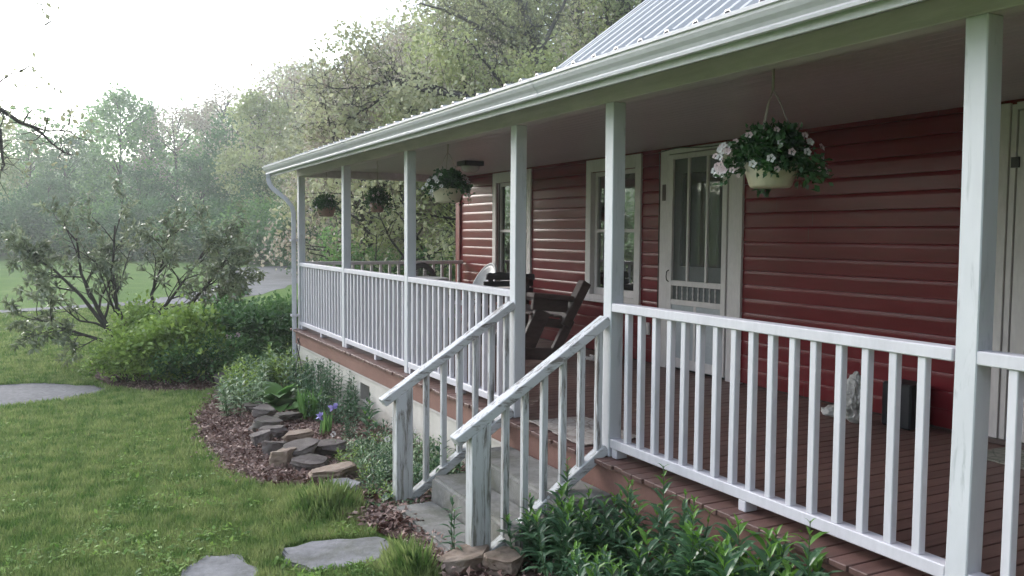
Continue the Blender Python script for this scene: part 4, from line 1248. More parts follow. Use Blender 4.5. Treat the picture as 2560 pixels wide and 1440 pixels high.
plant_obj('p', 215, (-0.50, 1.55, -0.45), 'leafy stem reaching up before the foot of the nearest porch post', scale=1.0, n=1, h=0.80, spread=0.01, leafL=0.11, lean=0.02)
plant_obj('p', 200, (-0.32, 2.28, -0.45), 'tall single stem rising in front of the bottom rail of the large railing', scale=1.0, n=1, h=0.74, spread=0.01, leafL=0.10, lean=0.02)
plant_obj('p', 204, (-0.34, 3.05, -0.45), 'tall bushy plant with young tips touching the bottom rail right of the steps', scale=1.0, n=5, h=0.64, spread=0.09, leafL=0.095)
plant_obj('p', 205, (-0.42, 3.86, -0.45), 'leafy plant crowding the foot of the nearer stair railing', scale=1.0, n=6, h=0.34, spread=0.10, leafL=0.085)
plant_obj('p', 206, (-0.60, 4.00, -0.45), 'low leafy plant right behind the nearer stair post', scale=1.0, n=5, h=0.26, spread=0.08, leafL=0.08)
plant_obj('p', 201, (-0.93, 4.16, -0.44), 'thin upright stem in front of the nearer stair post', scale=1.0, n=2, h=0.42, spread=0.02, leafL=0.07, lean=0.03)
plant_obj('p', 202, (-0.50, 5.36, -0.47), 'upright stem growing between the farther stair posts', scale=1.0, n=3, h=0.40, spread=0.06, leafL=0.075, lean=0.1)
plant_obj('p', 203, (-0.35, 4.03, -0.44), 'slim stem growing between the balusters of the nearer stair railing', scale=1.0, n=2, h=0.50, spread=0.03, leafL=0.07, lean=0.05)
# plants against the whitewashed foundation
plant_obj('p', 210, (-0.18, 9.75, G(0, 9.75)), 'tallest leafy stems against the whitewashed foundation', scale=1.0, n=10, h=0.62, spread=0.16, leafL=0.075, lean=0.08, young=False)
plant_obj('p', 211, (-0.20, 9.15, G(0, 9.15)), 'dark leafy stems just left of the foundation vent', scale=1.0, n=11, h=0.60, spread=0.20, leafL=0.075, lean=0.1, young=False)
plant_obj('p', 212, (-0.32, 8.72, G(0, 8.7)), 'bushy plant under the foundation vent', scale=1.0, n=10, h=0.36, spread=0.2, leafL=0.07, young=False)
plant_obj('p', 213, (-0.22, 7.85, G(0, 7.85)), 'young strap leaved shoot before the foundation left of the stair post', scale=1.0, n=2, h=0.30, spread=0.03, leafL=0.14)
plant_obj('p', 214, (-0.38, 7.35, G(0, 7.3)), 'small bright shoot in the mulch beside the strap leaved one', scale=1.0, n=3, h=0.24, spread=0.06, leafL=0.10)
GC = 'pale leafy stems behind the stone edging'
for i, (x, y, s) in enumerate([(-0.95, 10.45, 1.0), (-1.08, 10.0, 1.05), (-1.12, 9.5, 0.95), (-0.85, 10.9, 1.1), (-0.62, 11.2, 1.2), (-0.38, 11.35, 1.3), (-0.55, 10.75, 1.2), (-0.30, 10.9, 1.2), (-0.15, 11.45, 1.35), (-0.72, 11.55, 1.1), (-0.10, 10.75, 1.1)]):
    plant_obj('c', 300 + i % 4, (x, y, G(x, y)), 'pale small leaved plant in the drift between the stone edging and the downspout', 'plant', GC, s, n=13, h=0.42, spread=0.22, leafL=0.095, young=False, lean=0.25)
GW = 'pale small leaved plants left of the farther stair post'
for i, (x, y, s) in enumerate([(-0.72, 7.0, .6), (-0.60, 6.5, .75), (-0.78, 6.55, .6), (-0.5, 6.9, .8), (-0.68, 6.1, .75), (-0.45, 6.3, .9), (-0.82, 5.95, .55), (-0.78, 5.65, .7), (-0.62, 5.7, .8), (-0.42, 5.8, .9), (-0.9, 5.4, .5), (-0.3, 5.6, .8), (-0.25, 6.2, .8), (-0.2, 6.6, .8), (-0.35, 7.1, .5)]):
    plant_obj('c', 310 + i % 4, (x, y, G(x, y)), 'pale small leaved plant in the patch left of the farther stair post', 'plant', GW, s, n=13, h=0.28, spread=0.20, leafL=0.075, young=False, lean=0.3)
GX = 'green leafy plants between the stones and the foundation'
for i, (x, y, sc_) in enumerate([(-0.50, 8.75, .7), (-0.36, 8.35, .7), (-0.15, 8.3, .8), (-0.75, 10.3, .8), (-0.30, 10.3, 1.1), (-0.14, 10.2, 1.2), (-0.30, 9.5, 1.1), (-0.12, 8.8, 1.0), (-0.5, 8.5, .5), (-0.45, 7.6, .55), (-0.2, 7.3, .6)]):
    plant_obj('p', 220 + i % 5, (x, y, G(x, y)), 'leafy green plant between the stacked stones and the whitewashed foundation', 'plant', GX, sc_, n=9, h=0.44, spread=0.16, leafL=0.085, young=False)
for i, (x, y, sc_) in enumerate([(-0.60, 6.75, .6), (-0.42, 6.05, .75), (-0.66, 6.25, .65), (-0.75, 5.85, .6), (-0.55, 5.5, .7), (-0.9, 5.65, .5), (-0.3, 5.85, .8), (-0.2, 5.5, .8)]):
    plant_obj('p', 230 + i % 4, (x, y, G(x, y)), 'leafy green plant among the pale patch left of the farther stair post', 'plant', 'green leafy plants in the pale patch', sc_, n=9, h=0.36, spread=0.15, leafL=0.075, young=False)
# white clover like flower heads
for i, (x, y, z) in enumerate([(-0.34, 6.75, .22), (-0.28, 6.5, .22), (-0.46, 6.15, .20), (-0.52, 6.45, .18), (-0.72, 7.3, .10)]):
    o = MB().tube([(0, 0, -z), (0, 0, 0)], 0.002, 4).build('white_flower', L['stem']); o.location = (x, y, G(x, y) + z + 0.04)
    g = np.random.default_rng(i); C = unit(g.normal(size=(90, 3))) * 0.016
    np_quads('flower_head', leaf_quads(C, np.full(90, 0.011), C, rand_dirs(g, 90), 0.6), L['whitepet'], o)
    tag(o, ['round white flower head nearest the foundation', 'white flower head beside the nearest stair post plants', 'white flower head low among pale leaves', 'small white flower head in the middle of the patch', 'lone white flower head by the stone row'][i], 'flower', 'white flower heads in the pale patch')
# hosta
def hosta(loc, label, n=22, Ls=0.24, seed=1, w=0.55, el0=0.5, m='azdark'):
    r_ = random.Random(seed); lf = MB()
    for k in range(n):
        a = r_.uniform(0, 6.28); el = r_.uniform(el0, 1.25); s_ = Ls * r_.uniform(.7, 1.1)
        d = (math.cos(a) * math.cos(el), math.sin(a) * math.cos(el), math.sin(el))
        curved_leaf_rows(lf, (0.02 * math.cos(a), 0.02 * math.sin(a), 0.0), d, s_, s_ * w, r_.uniform(1.1, 1.9), r_, 4)
    o = empty('hosta', loc, 0, label, 'plant')
    lf.build('foliage', L[m], o, smooth=True)
    return o
hosta((-0.66, 9.75, G(0, 9.75)), 'broad leaved hosta growing behind the stacked stones', 30, 0.42, 3, 0.6, 0.45, 'green')
hosta((-0.42, 9.35, G(0, 9.35)), 'smaller broad leaved hosta touching the tall leafy stems', 20, 0.32, 5, 0.6, 0.45, 'green')
hosta((-0.98, 5.33, G(0, 5.3) + 0.02), 'two rounded leaves lying in the mulch at the farther stair post', 4, 0.13, 9, 0.7, 0.2, 'phlox')
# iris: fan of blades with violet flowers
def iris(loc, label, n, h, seed, flowers):
    r_ = random.Random(seed); lf = MB()
    for k in range(n):
        a = r_.uniform(0, 6.28); d = (math.cos(a) * 0.22, math.sin(a) * 0.22, 1)
        curved_leaf_rows(lf, (r_.uniform(-.07, .07), r_.uniform(-.07, .07), 0), d, h * r_.uniform(.7, 1.1), 0.028, 0.35, r_, 4)
    o = empty('iris', loc, 0, label, 'plant'); lf.build('foliage', L['green'], o)
    g = np.random.default_rng(seed)
    for (fx, fy, fz) in flowers:
        D = rand_dirs(g, 9, 0.2); C = np.tile(np.array([[fx, fy, fz]]), (9, 1))
        np_quads('flower', leaf_quads(C, np.full(9, 0.055), D, rand_dirs(g, 9, 1), 0.75), L['violet'], o)
    return o
iris((-0.55, 8.85, G(0, 8.85)), 'fan of iris blades beside the dark stacked stones', 40, 0.36, 3, [])
iris((-0.62, 7.95, G(0, 7.9)), 'iris with two violet flowers in the middle of the mulch', 12, 0.26, 6, [(-0.05, -0.05, 0.20), (0.06, -0.08, 0.29)])
# curled wire ornament by the foundation
w_ = MB()
for s in (1, -1):
    w_.tube([(0.0 + s * (0.02 + 0.10 * math.sin(t * 0.35)), 0, 0.1 + 0.045 * t) for t in range(13)] + [(s * 0.03, 0, 0.72), (s * 0.0, 0, 0.66)], 0.006, 5)
o = w_.build('garden_ornament', M['greywood'], smooth=True); o.location = (-0.16, 10.9, G(0, 10.9)); o.rotation_euler = (0, 0, R(60))
tag(o, 'curled grey metal garden ornament in front of the whitewashed foundation', 'ornament')

# ---- dense shrubs (crowns of many small leaves on branching stems)
def tree_skeleton(g, height, r0, lean=(0, 0), levels=3, nchild=(6, 5, 4), spread=(0.9, 0.8, 0.8), ratio=(0.55, 0.55, 0.5), start=0.3, up=0.25, wig=0.12, trunk_steps=7, trunk_path=None):
    mb = MB(); tips = []
    def grow(p, d, Ln, r_, lv, path=None):
        ns = trunk_steps if lv == 0 else max(3, 5 - lv)
        if path is None:
            pts = [p.copy()]; dd = d.copy()
            for i in range(ns):
                dd = (dd + Vector(g.normal(size=3)) * wig + Vector((0, 0, up * (0.25 if lv == 0 else 0.5) / ns))).normalized()
                pts.append(pts[-1] + dd * (Ln / ns))
        else:
            pts = [Vector(q) for q in path]; ns = len(pts) - 1; Ln = sum((pts[i + 1] - pts[i]).length for i in range(ns))
        end = 0.25 if lv < levels else 0.3
        rad = [r_ * (1 - (1 - end) * i / ns) for i in range(ns + 1)]
        mb.tube(pts, rad, 8 if lv == 0 else (5 if lv == 1 else 4 if lv == 2 else 3), cap=False)
        if lv >= levels:
            tips.append((pts[-1], (pts[-1] - pts[-2]).normalized(), lv)); tips.append((pts[len(pts) // 2], (pts[-1] - pts[-2]).normalized(), lv))
            return
        nc = nchild[lv]
        for k in range(nc):
            s0 = start if lv == 0 else 0.25
            t = s0 + (1 - s0) * (k + g.uniform(0.2, 0.9)) / nc
            t = min(t, 0.98); f_ = t * ns; i = min(int(f_), ns - 1); q = pts[i].lerp(pts[i + 1], f_ - i)
            ax = (pts[i + 1] - pts[i]).normalized()
            a = g.uniform(0, 2 * math.pi); s1 = ax.orthogonal().normalized(); s2 = ax.cross(s1)
            sd = s1 * math.cos(a) + s2 * math.sin(a)
            an = spread[lv] * g.uniform(0.7, 1.2)
            nd = (ax * math.cos(an) + sd * math.sin(an)).normalized()
            rr = max(0.004, rad[i] * g.uniform(0.45, 0.65))
            grow(q, nd, Ln * ratio[lv] * g.uniform(0.7, 1.15) * (1.15 - 0.5 * t if lv == 0 else 1), rr, lv + 1)
        if True:
            tips.append((pts[-1], (pts[-1] - pts[-2]).normalized(), lv))
    grow(Vector((0, 0, 0)), Vector((lean[0], lean[1], 1)).normalized(), height, r0, 0, trunk_path)
    return mb, tips

def leaves_on_tips(g, tips, per, rad, size, aspect=0.5, droop=0.0, whorl=False):
    P = np.array([tuple(t[0]) for t in tips]); D0 = np.array([tuple(t[1]) for t in tips])
    P = np.repeat(P, per, axis=0); D0 = np.repeat(D0, per, axis=0); n_ = len(P)
    if whorl:
        D = rand_dirs(g, n_) ; D = unit(D + D0 * 0.5 + np.array([0, 0, -droop])); C = P + g.normal(size=(n_, 3)) * rad * 0.25
    else:
        C = P + rand_dirs(g, n_) * (g.random((n_, 1)) ** 0.5) * rad; D = unit(rand_dirs(g, n_) + D0 * 0.3 + np.array([0, 0, -droop]))
    N = rand_dirs(g, n_, 0.9)
    return leaf_quads(C, g.uniform(size * 0.65, size * 1.2, n_), D, N, aspect)

def shrub(name, loc, label, rads, h, n, leaf, m, seed, group=None, cat='shrub', stems=9, aspect=0.6, clump=90, shell=0.45):
    """rounded shrub: leaf clusters spread through an uneven volume above bare stems"""
    g = np.random.default_rng(seed)
    t = empty(name, loc, 0, label, cat, group)
    cs = []
    while len(cs) < clump:
        u = rand_dirs(g, 1)[0]; rr = g.uniform(shell, 1.0) ** 0.6
        p = u * rr * (0.82 + 0.3 * noise.noise(Vector(u) * 1.7 + Vector((seed, 0, 0))))
        z = (p[2] * 0.5 + 0.55) * h
        if z < 0.10 * h: continue
        cs.append((p[0] * rads[0], p[1] * rads[1], z))
    cs = np.array(cs)
    k = n // clump
    C = np.repeat(cs, k, axis=0) + g.normal(size=(k * clump, 3)) * np.array([0.15 * rads[0], 0.15 * rads[1], 0.09 * h])
    out = unit(C - np.array([0, 0, 0.3 * h])); keep = C[:, 2] > 0.03
    C, out = C[keep], out[keep]
    D = unit(rand_dirs(g, len(C)) + out * 0.7); N = unit(rand_dirs(g, len(C)) + np.array([0, 0, 1.0]) + out * 0.5)
    np_quads('foliage', leaf_quads(C, g.uniform(leaf * .7, leaf * 1.2, len(C)), D, N, aspect), m, t)
    st_ = MB()
    for i in range(stems):
        q = cs[int(g.integers(len(cs)))]; a = g.uniform(0, 6.28)
        b = Vector((0.12 * math.cos(a) * rads[0], 0.12 * math.sin(a) * rads[1], -0.03)); e = Vector(q)
        mid = b.lerp(e, 0.5) + Vector((g.normal() * .05, g.normal() * .05, 0.1 * h))
        st_.tube([b, mid, e], [0.012, 0.008, 0.004], 5, cap=False)
    st_.build('stem', L['drystem'], t, smooth=True)
    return t
shrub('azalea', (-1.35, 13.0, G(0, 13)), 'bright yellow green shrub in front of the leggy tree like bush', (0.85, 0.6), 0.92, 8000, 0.085, L['azalea'], 3, 'mounded shrubs at the porch corner', clump=80)
shrub('azalea', (-0.50, 13.2, G(0, 13)), 'dark green mounded shrub with a few pink buds left of the downspout', (0.75, 0.6), 1.02, 7500, 0.082, L['azdark'], 4, 'mounded shrubs at the porch corner', clump=80)
shrub('azalea', (0.25, 13.6, G(0, 13.6)), 'green shrub directly behind the downspout', (0.6, 0.6), 1.05, 6000, 0.075, L['green'], 5, 'mounded shrubs at the porch corner', clump=60)
shrub('azalea', (-2.05, 13.1, G(0, 13)), 'low loose shrub spreading over the end of the gravel path', (0.55, 0.5), 0.62, 3500, 0.055, L['azalea'], 6, 'mounded shrubs at the porch corner', clump=45)
shrub('azalea', (-1.80, 13.9, G(0, 14)), 'loose yellow green growth among the stems of the leggy bush', (0.45, 0.45), 1.05, 2200, 0.08, L['azalea'], 8, 'mounded shrubs at the porch corner', clump=50)
shrub('azalea', (-1.0, 12.55, G(0, 12.6)), 'short dark shrub skirting the front of the mulch bed', (0.75, 0.35), 0.65, 4500, 0.055, L['azdark'], 7, 'mounded shrubs at the porch corner', clump=50)
g = np.random.default_rng(5)
for k, (x, y, z) in enumerate([(-0.72, 12.72, 0.62), (-0.60, 12.70, 0.63)]):
    C = unit(g.normal(size=(60, 3))) * 0.02
    o = np_quads('blossom', leaf_quads(C, np.full(60, 0.03), C, rand_dirs(g, 60), 0.8), L['pink']); o.location = (x, y, G(x, y) + z)
    tag(o, ['left one of two pink blossoms on the dark shrub', 'right one of two pink blossoms on the dark shrub'][k], 'flower', 'pink blossoms on the dark shrub')

def rhododendron(loc, label, seed, paths, per=11, leaf=0.115, lv=2):
    g = np.random.default_rng(seed)
    t = empty('rhododendron', loc, 0, label, 'shrub', None)
    allt = []; mb = MB()
    for pth, r0 in paths:
        m_, tips = tree_skeleton(g, 1, r0, levels=lv, nchild=(8, 5, 3), spread=(0.75, 0.8, 0.7), ratio=(0.42, 0.5, 0.5), start=0.35, up=0.5, wig=0.16, trunk_path=pth)
        b = len(mb.v); mb.v += m_.v; mb.f += [tuple(i + b for i in f) for f in m_.f]; allt += [q for q in tips if q[2] >= 1]
    mb.build('trunk', M['bark'], t, smooth=True)
    np_quads('foliage', leaves_on_tips(g, allt, per, 0.06, leaf, 0.32, 0.35, True), L['rhodo'], t)
    return t
zg = G(0, 15)
rhododendron((-1.55, 14.9, zg), 'leggy rhododendron with dark glossy leaves and bare bent stems by the gravel path', 9, [
    ([(0, 0, 0), (-0.35, -0.1, 0.25), (-0.62, -0.1, 0.55), (-0.80, 0.0, 0.95), (-1.0, 0.1, 1.45), (-1.05, 0.1, 2.0)], 0.055),
    ([(-0.1, 0, 0.02), (-0.3, 0.1, 0.45), (-0.5, 0.1, 0.9), (-0.55, 0.2, 1.5), (-0.5, 0.2, 2.2)], 0.05),
    ([(-0.25, 0, 0.1), (-0.75, -0.1, 0.42), (-1.25, -0.15, 0.62), (-1.65, -0.1, 0.80)], 0.035),
    ([(-0.6, -0.1, 0.5), (-1.0, 0, 1.1), (-1.4, 0, 1.55), (-1.75, 0, 1.75)], 0.035),
    ([(0.1, 0, 0.0), (0.1, 0, 0.5), (0.0, 0, 1.1), (0.2, 0.1, 1.65), (0.3, 0.1, 2.1)], 0.04),
    ([(0.1, 0, 0.0), (0.35, 0, 0.6), (0.75, 0.1, 1.1), (1.0, 0.1, 1.4), (1.2, 0.1, 1.7)], 0.04),
    ([(0.3, 0.2, 0.0), (0.7, 0.2, 0.5), (1.0, 0.2, 0.9), (1.3, 0.2, 1.2)], 0.035),
    ([(0.0, 0.3, 0.0), (0.1, 0.3, 0.7), (0.6, 0.3, 1.4), (0.95, 0.3, 1.95)], 0.035)])

# ================================================================== TREES
def leafed_tree(name, loc, label, seed, height, r0, m, leaf, per, rad, levels=3, nchild=(9, 6, 4), spread=(0.95, 0.8, 0.8), ratio=(0.5, 0.52, 0.5), start=0.3, lean=(0, 0), up=0.3, wig=0.13, group=None, bark=None, path=None, aspect=0.7, thin=1.0):
    g = np.random.default_rng(seed)
    t = empty(name, loc, 0, label, 'tree', group)
    mb, tips = tree_skeleton(g, height, r0, lean, levels, nchild, spread, ratio, start, up, wig, trunk_path=path)
    mb.build('trunk', bark or M['bark'], t, smooth=True)
    tips = [q for q in tips if q[2] >= levels - 1]
    if thin < 1: tips = [q for q in tips if g.random() < thin]
    if per: np_quads('crown', leaves_on_tips(g, tips, per, rad, leaf, aspect), m, t)
    return t
def dup(root, loc, rz, s, label, group=None):
    c = copy_tree(root); c.location = loc; c.rotation_euler = (0, 0, rz); c.scale = (s, s, s) if not hasattr(s, '__len__') else s
    tag(c, label, None, group); return c
def zt(x, y): return G(x, y) - 0.15

# big loosely leaved trees behind the house, whose limbs reach left over the porch roof
def limb_tree(name, base, label, seed, trunk, limbs, bark, leafm, leaf=0.11, per=6, lrad=0.3, tw=5, twl=(0.5, 1.3), frac=0.8, sub=3):
    t = empty(name, base, 0, label, 'tree'); B = Vector(base); g = np.random.default_rng(seed)
    mb = MB(); tips = []
    mb.tube([Vector(p) - B for p in trunk[0]], trunk[1], 9)
    def smooth(P):
        out = []
        for i in range(len(P) - 1):
            p0 = P[max(0, i - 1)]; p1 = P[i]; p2 = P[i + 1]; p3 = P[min(len(P) - 1, i + 2)]
            for k in range(3):
                u = k / 3; out.append(0.5 * ((2 * p1) + (p2 - p0) * u + (2 * p0 - 5 * p1 + 4 * p2 - p3) * u * u + (3 * p1 - p0 - 3 * p2 + p3) * u ** 3))
        return out + [P[-1]]
    for pts, r0 in limbs:
        P = smooth([Vector(p) - B for p in pts]); n = len(P) - 1
        P = [p + Vector(g.normal(size=3)) * r0 * 0.35 for p in P]
        mb.tube(P, [max(0.006, r0 * (1 - 0.8 * i / n)) for i in range(n + 1)], 6)
        for i in range(1, n + 1):
            r_ = r0 * (1 - 0.8 * i / n)
            if g.random() > tw / 3: continue
            for k in range(max(1, int(tw / 3 + 0.5))):
                q = P[i - 1].lerp(P[i], g.random()); ax = (P[i] - P[i - 1]).normalized()
                d = (Vector(g.normal(size=3)) + ax * 0.8 + Vector((0, 0, 0.35))).normalized()
                Lt = g.uniform(*twl); pp = [q]; dd = d.copy()
                for j in range(4):
                    dd = (dd + Vector(g.normal(size=3)) * 0.28).normalized(); pp.append(pp[-1] + dd * Lt / 4)
                mb.tube(pp, [max(.006, r_ * .45), max(.005, r_ * .35), .006, .005, .004], 4, cap=False)
                for j in range(1, 5):
                    tips.append((pp[j], dd, 2))
                    for m_ in range(sub):
                        e = (dd + Vector(g.normal(size=3)) * 0.9).normalized(); l2 = Lt * g.uniform(.2, .5)
                        a1 = pp[j] + e * l2 * .5; e2 = (e + Vector(g.normal(size=3)) * .4).normalized(); a2 = a1 + e2 * l2 * .5
                        mb.tube([pp[j], a1, a2], [.006, .004, .003], 3, cap=False); tips.append((a1, e, 3)); tips.append((a2, e2, 3))
    mb.build('trunk', bark, t, smooth=True)
    tips = [q for q in tips if g.random() < frac]
    np_quads('crown', leaves_on_tips(g, tips, per, lrad, leaf, 0.65), leafm, t)
    return t
limb_tree('apple_tree', (7.6, 19.5, -0.95), 'spreading tree whose bare limbs arch left above the porch eave', 23, ([(7.6, 19.5, -0.95), (6.98, 17.57, 1.94), (6.84, 17.71, 2.86), (6.65, 17.86, 3.69)], [.26,.2,.16,.12]), [([(6.65, 17.86, 3.69), (6.08, 18.08, 4.3), (5.47, 18.3, 4.48), (4.74, 18.57, 4.59), (4.15, 18.77, 4.76), (3.55, 18.97, 4.67), (3.04, 19.11, 4.6)], 0.1), ([(4.67, 18.38, 4.54), (4.11, 18.68, 4.76), (3.75, 18.87, 4.89), (3.54, 19.0, 5.07)], 0.04), ([(5.26, 17.72, 4.36), (4.4, 18.18, 4.5), (3.96, 18.41, 4.6), (3.56, 18.59, 4.3), (3.24, 18.74, 4.06), (2.88, 18.92, 3.88), (2.56, 19.07, 3.76)], 0.05), ([(6.39, 18.6, 4.33), (5.72, 18.97, 4.67), (5.17, 19.25, 4.61), (4.71, 19.49, 4.56), (4.37, 19.66, 4.62)], 0.045), ([(3.04, 19.11, 4.6), (2.76, 19.25, 4.56), (2.49, 19.39, 4.63), (2.2, 19.56, 4.82)], 0.02), ([(6.93, 18.4, 3.76), (6.65, 18.6, 4.71), (6.41, 18.76, 5.19), (6.12, 18.94, 5.56), (5.79, 19.14, 6.04)], 0.06), ([(5.56, 18.48, 4.55), (5.51, 18.54, 4.93), (5.45, 18.59, 5.34), (5.21, 18.74, 5.76)], 0.03), ([(4.18, 18.87, 4.77), (4.02, 18.97, 5.0), (3.75, 19.13, 5.27)], 0.022), ([(3.21, 18.65, 4.04), (2.94, 18.79, 4.16), (2.62, 18.96, 4.15), (2.31, 19.12, 4.26)], 0.018)], M['bark'], L['mauve'], 0.09, 3, 0.22, 4, (0.4, 1.1), 0.14)
limb_tree('maple_tree', (10.6, 21.0, -0.95), 'large grey limbed tree rising behind the roof verge', 21, ([(10.6, 21.0, -0.95), (8.72, 19.53, 2.44), (8.62, 19.71, 4.31), (8.32, 19.95, 5.71)], [.34,.28,.24,.16]), [([(8.32, 19.95, 5.71), (8.14, 20.11, 6.54), (7.92, 20.28, 7.42), (7.69, 20.46, 8.36), (7.57, 20.6, 9.5)], 0.15), ([(8.24, 19.76, 5.62), (7.68, 20.09, 6.11), (7.07, 20.43, 6.52), (6.42, 20.8, 6.92), (5.87, 21.09, 7.17), (5.41, 21.33, 7.24)], 0.08), ([(8.2, 20.18, 6.51), (7.61, 20.51, 6.8), (7.06, 20.83, 7.39), (6.56, 21.14, 8.06)], 0.06), ([(8.14, 19.73, 5.91), (8.52, 19.58, 6.71), (8.86, 19.47, 7.55), (9.15, 19.38, 8.58)], 0.07), ([(8.68, 20.03, 4.56), (7.99, 20.43, 5.19), (7.59, 20.7, 6.13), (7.39, 20.85, 6.84), (7.11, 21.06, 7.81)], 0.06), ([(7.32, 20.28, 6.13), (6.77, 20.57, 6.23), (6.22, 20.86, 6.38), (5.72, 21.12, 6.47)], 0.03), ([(9.24, 20.44, 3.36), (9.47, 20.44, 4.99), (9.7, 20.42, 6.4), (9.81, 20.48, 8.14), (9.77, 20.61, 9.66)], 0.11), ([(9.5, 20.24, 5.6), (9.98, 20.05, 6.47), (10.28, 19.96, 7.44), (10.5, 19.92, 8.52)], 0.06), ([(8.36, 19.27, 4.24), (7.88, 19.55, 4.64), (7.52, 19.76, 5.1), (7.08, 20.01, 5.35), (6.67, 20.22, 5.43)], 0.05), ([(7.8, 20.11, 7.37), (7.26, 20.42, 7.77), (6.63, 20.78, 8.28)], 0.05)], M['barkpale'], L['olive'], 0.11, 4, 0.32, 5, (0.5, 1.6), 0.3)
limb_tree('maple_tree', (12.3, 20.0, -0.95), 'dark forked trunk close to the top edge of the metal roof', 22, ([(12.3, 20.0, -0.95), (10.24, 18.87, 4.32), (10.22, 18.98, 5.88), (10.29, 19.01, 6.82), (10.36, 19.06, 8.07)], [.34,.27,.22,.20,.16]), [([(10.22, 18.98, 5.88), (9.92, 19.2, 6.81), (9.76, 19.36, 7.85)], 0.08), ([(10.15, 18.84, 6.46), (10.55, 18.68, 7.18), (10.84, 18.58, 8.01)], 0.07)], M['bark'], L['yellow'], 0.12, 5, 0.4, 6, (0.5, 1.6), 0.6)

leafed_tree('apple_tree', (5.4, 20.0, zt(5.4, 20)), 'small bright green tree seen between porch post and red wall', 24, 5.5, 0.15, L['yellow'], 0.12, 16, 0.42, 3, (10, 6, 5), (1.0, 0.85, 0.8), (0.6, 0.55, 0.5), 0.1, (0.1, 0), 0.2, 0.15)
leafed_tree('apple_tree', (3.6, 19.5, zt(3.6, 19.5)), 'grey green flowering tree seen through the middle of the porch', 25, 5.0, 0.14, L['olive'], 0.12, 15, 0.42, 3, (10, 6, 5), (1.0, 0.85, 0.8), (0.6, 0.55, 0.5), 0.1, (0, 0), 0.2, 0.15)
leafed_tree('apple_tree', (3.5, 22.0, zt(3.5, 22)), 'pale blossoming tree seen between the two farthest posts', 26, 3.7, 0.11, L['mauve'], 0.10, 14, 0.40, 3, (9, 6, 5), (1.0, 0.85, 0.8), (0.6, 0.55, 0.5), 0.1, (0, 0), 0.2, 0.15)
leafed_tree('apple_tree', (6.9, 18.0, zt(6.9, 18)), 'yellow green tree tight against the corner of the red wall', 27, 5.0, 0.14, L['yellow'], 0.12, 16, 0.45, 3, (10, 6, 5), (1.0, 0.85, 0.8), (0.6, 0.55, 0.5), 0.1, (0, 0), 0.2, 0.15)
# shrubs under them, behind the end railing
for i, (x, y, a, h, mk, lb) in enumerate([
    (3.1, 18.6, 1.1, 1.9, 'green', 'rounded green shrub behind the end railing, nearest the far post'),
    (4.4, 18.2, 1.2, 1.7, 'azdark', 'dark shrub behind the middle of the end railing'),
    (5.6, 18.8, 1.1, 1.6, 'azalea', 'yellow green shrub behind the wicker chair'),
    (6.6, 17.0, 0.9, 1.5, 'azdark', 'dark low shrub behind the red corner board')]):
    shrub('garden_shrub', (x, y, G(x, y)), lb, (a, a), h, 7000, 0.085, L[mk], 40 + i, 'shrubs beyond the end railing', clump=80)
o = shrub('round_bush', (7.55, 42.5, G(7.5, 42.5)), 'round grey green bush beside the far bend of the driveway', (1.6, 1.6), 4.1, 9000, 0.17, L['dark'], 50, None, clump=110)

# far trees: prototypes with a cluster crown
def wood_tree(seed, H, W_, m, n=7000, leaf=0.30, crown0=0.18, conifer=False, thin=1.0):
    g = np.random.default_rng(seed)
    t = empty('forest_tree', (0, 0, 0), 0, 'x', 'tree')
    nb = 95; cs = []
    while len(cs) < nb:
        z = g.uniform(crown0, 1.0)
        u = (z - crown0) / (1 - crown0)
        if conifer: wr = (1 - u) ** 0.8 + 0.05
        else: wr = math.sin(math.pi * min(1, 0.12 + 0.84 * u)) ** 0.6
        a = g.uniform(0, 2 * math.pi); rr = g.uniform(0.45, 1.0) * wr * (1 + 0.35 * noise.noise(Vector((math.cos(a) * 1.2, math.sin(a) * 1.2, z * 3 + seed))))
        cs.append((rr * math.cos(a) * W_, rr * math.sin(a) * W_, z * H))
    cs = np.array(cs); k = n // nb
    sg = np.array([W_ * 0.13, W_ * 0.13, H * 0.028])
    C = np.repeat(cs, k, axis=0) + g.normal(size=(nb * k, 3)) * sg
    D = unit(rand_dirs(g, len(C)) + np.array([0, 0, -0.2])); N = unit(rand_dirs(g, len(C)) + np.array([0, 0, 0.8]))
    np_quads('crown', leaf_quads(C, g.uniform(leaf * .6, leaf * 1.2, len(C)), D, N, 0.8), m, t)
    mb = MB(); r0 = H * 0.014
    mb.tube([(0, 0, 0), (g.normal() * .1, g.normal() * .1, H * 0.4), (g.normal() * .3, g.normal() * .3, H * 0.93)], [r0, r0 * .7, r0 * .15], 7, cap=False)
    for i in range(26):
        q = cs[int(g.integers(nb))]; z0 = max(H * 0.15, q[2] - 0.5 * math.hypot(q[0], q[1]) - 0.06 * H)
        mb.tube([(0, 0, z0), (q[0] * .5, q[1] * .5, (z0 + q[2]) / 2 + 0.02 * H), tuple(q)], [r0 * .4, r0 * .25, r0 * .08], 4, cap=False)
    mb.build('trunk', M['bark'], t, smooth=True)
    return t
WT = {
 'g1': wood_tree(1, 14, 3.9, L['green']), 'g2': wood_tree(2, 13, 4.6, L['dark']), 'y1': wood_tree(3, 14, 4.0, L['yellow']),
 'm1': wood_tree(4, 14, 4.6, L['mauve'], n=5200, leaf=0.24), 'o1': wood_tree(5, 15, 4.6, L['olive'], n=8000, leaf=0.26), 'c1': wood_tree(6, 15, 2.7, L['dark'], conifer=True, crown0=0.1),
 'p1': wood_tree(7, 15, 2.6, L['mauve'], n=1500, leaf=0.30, crown0=0.55)}
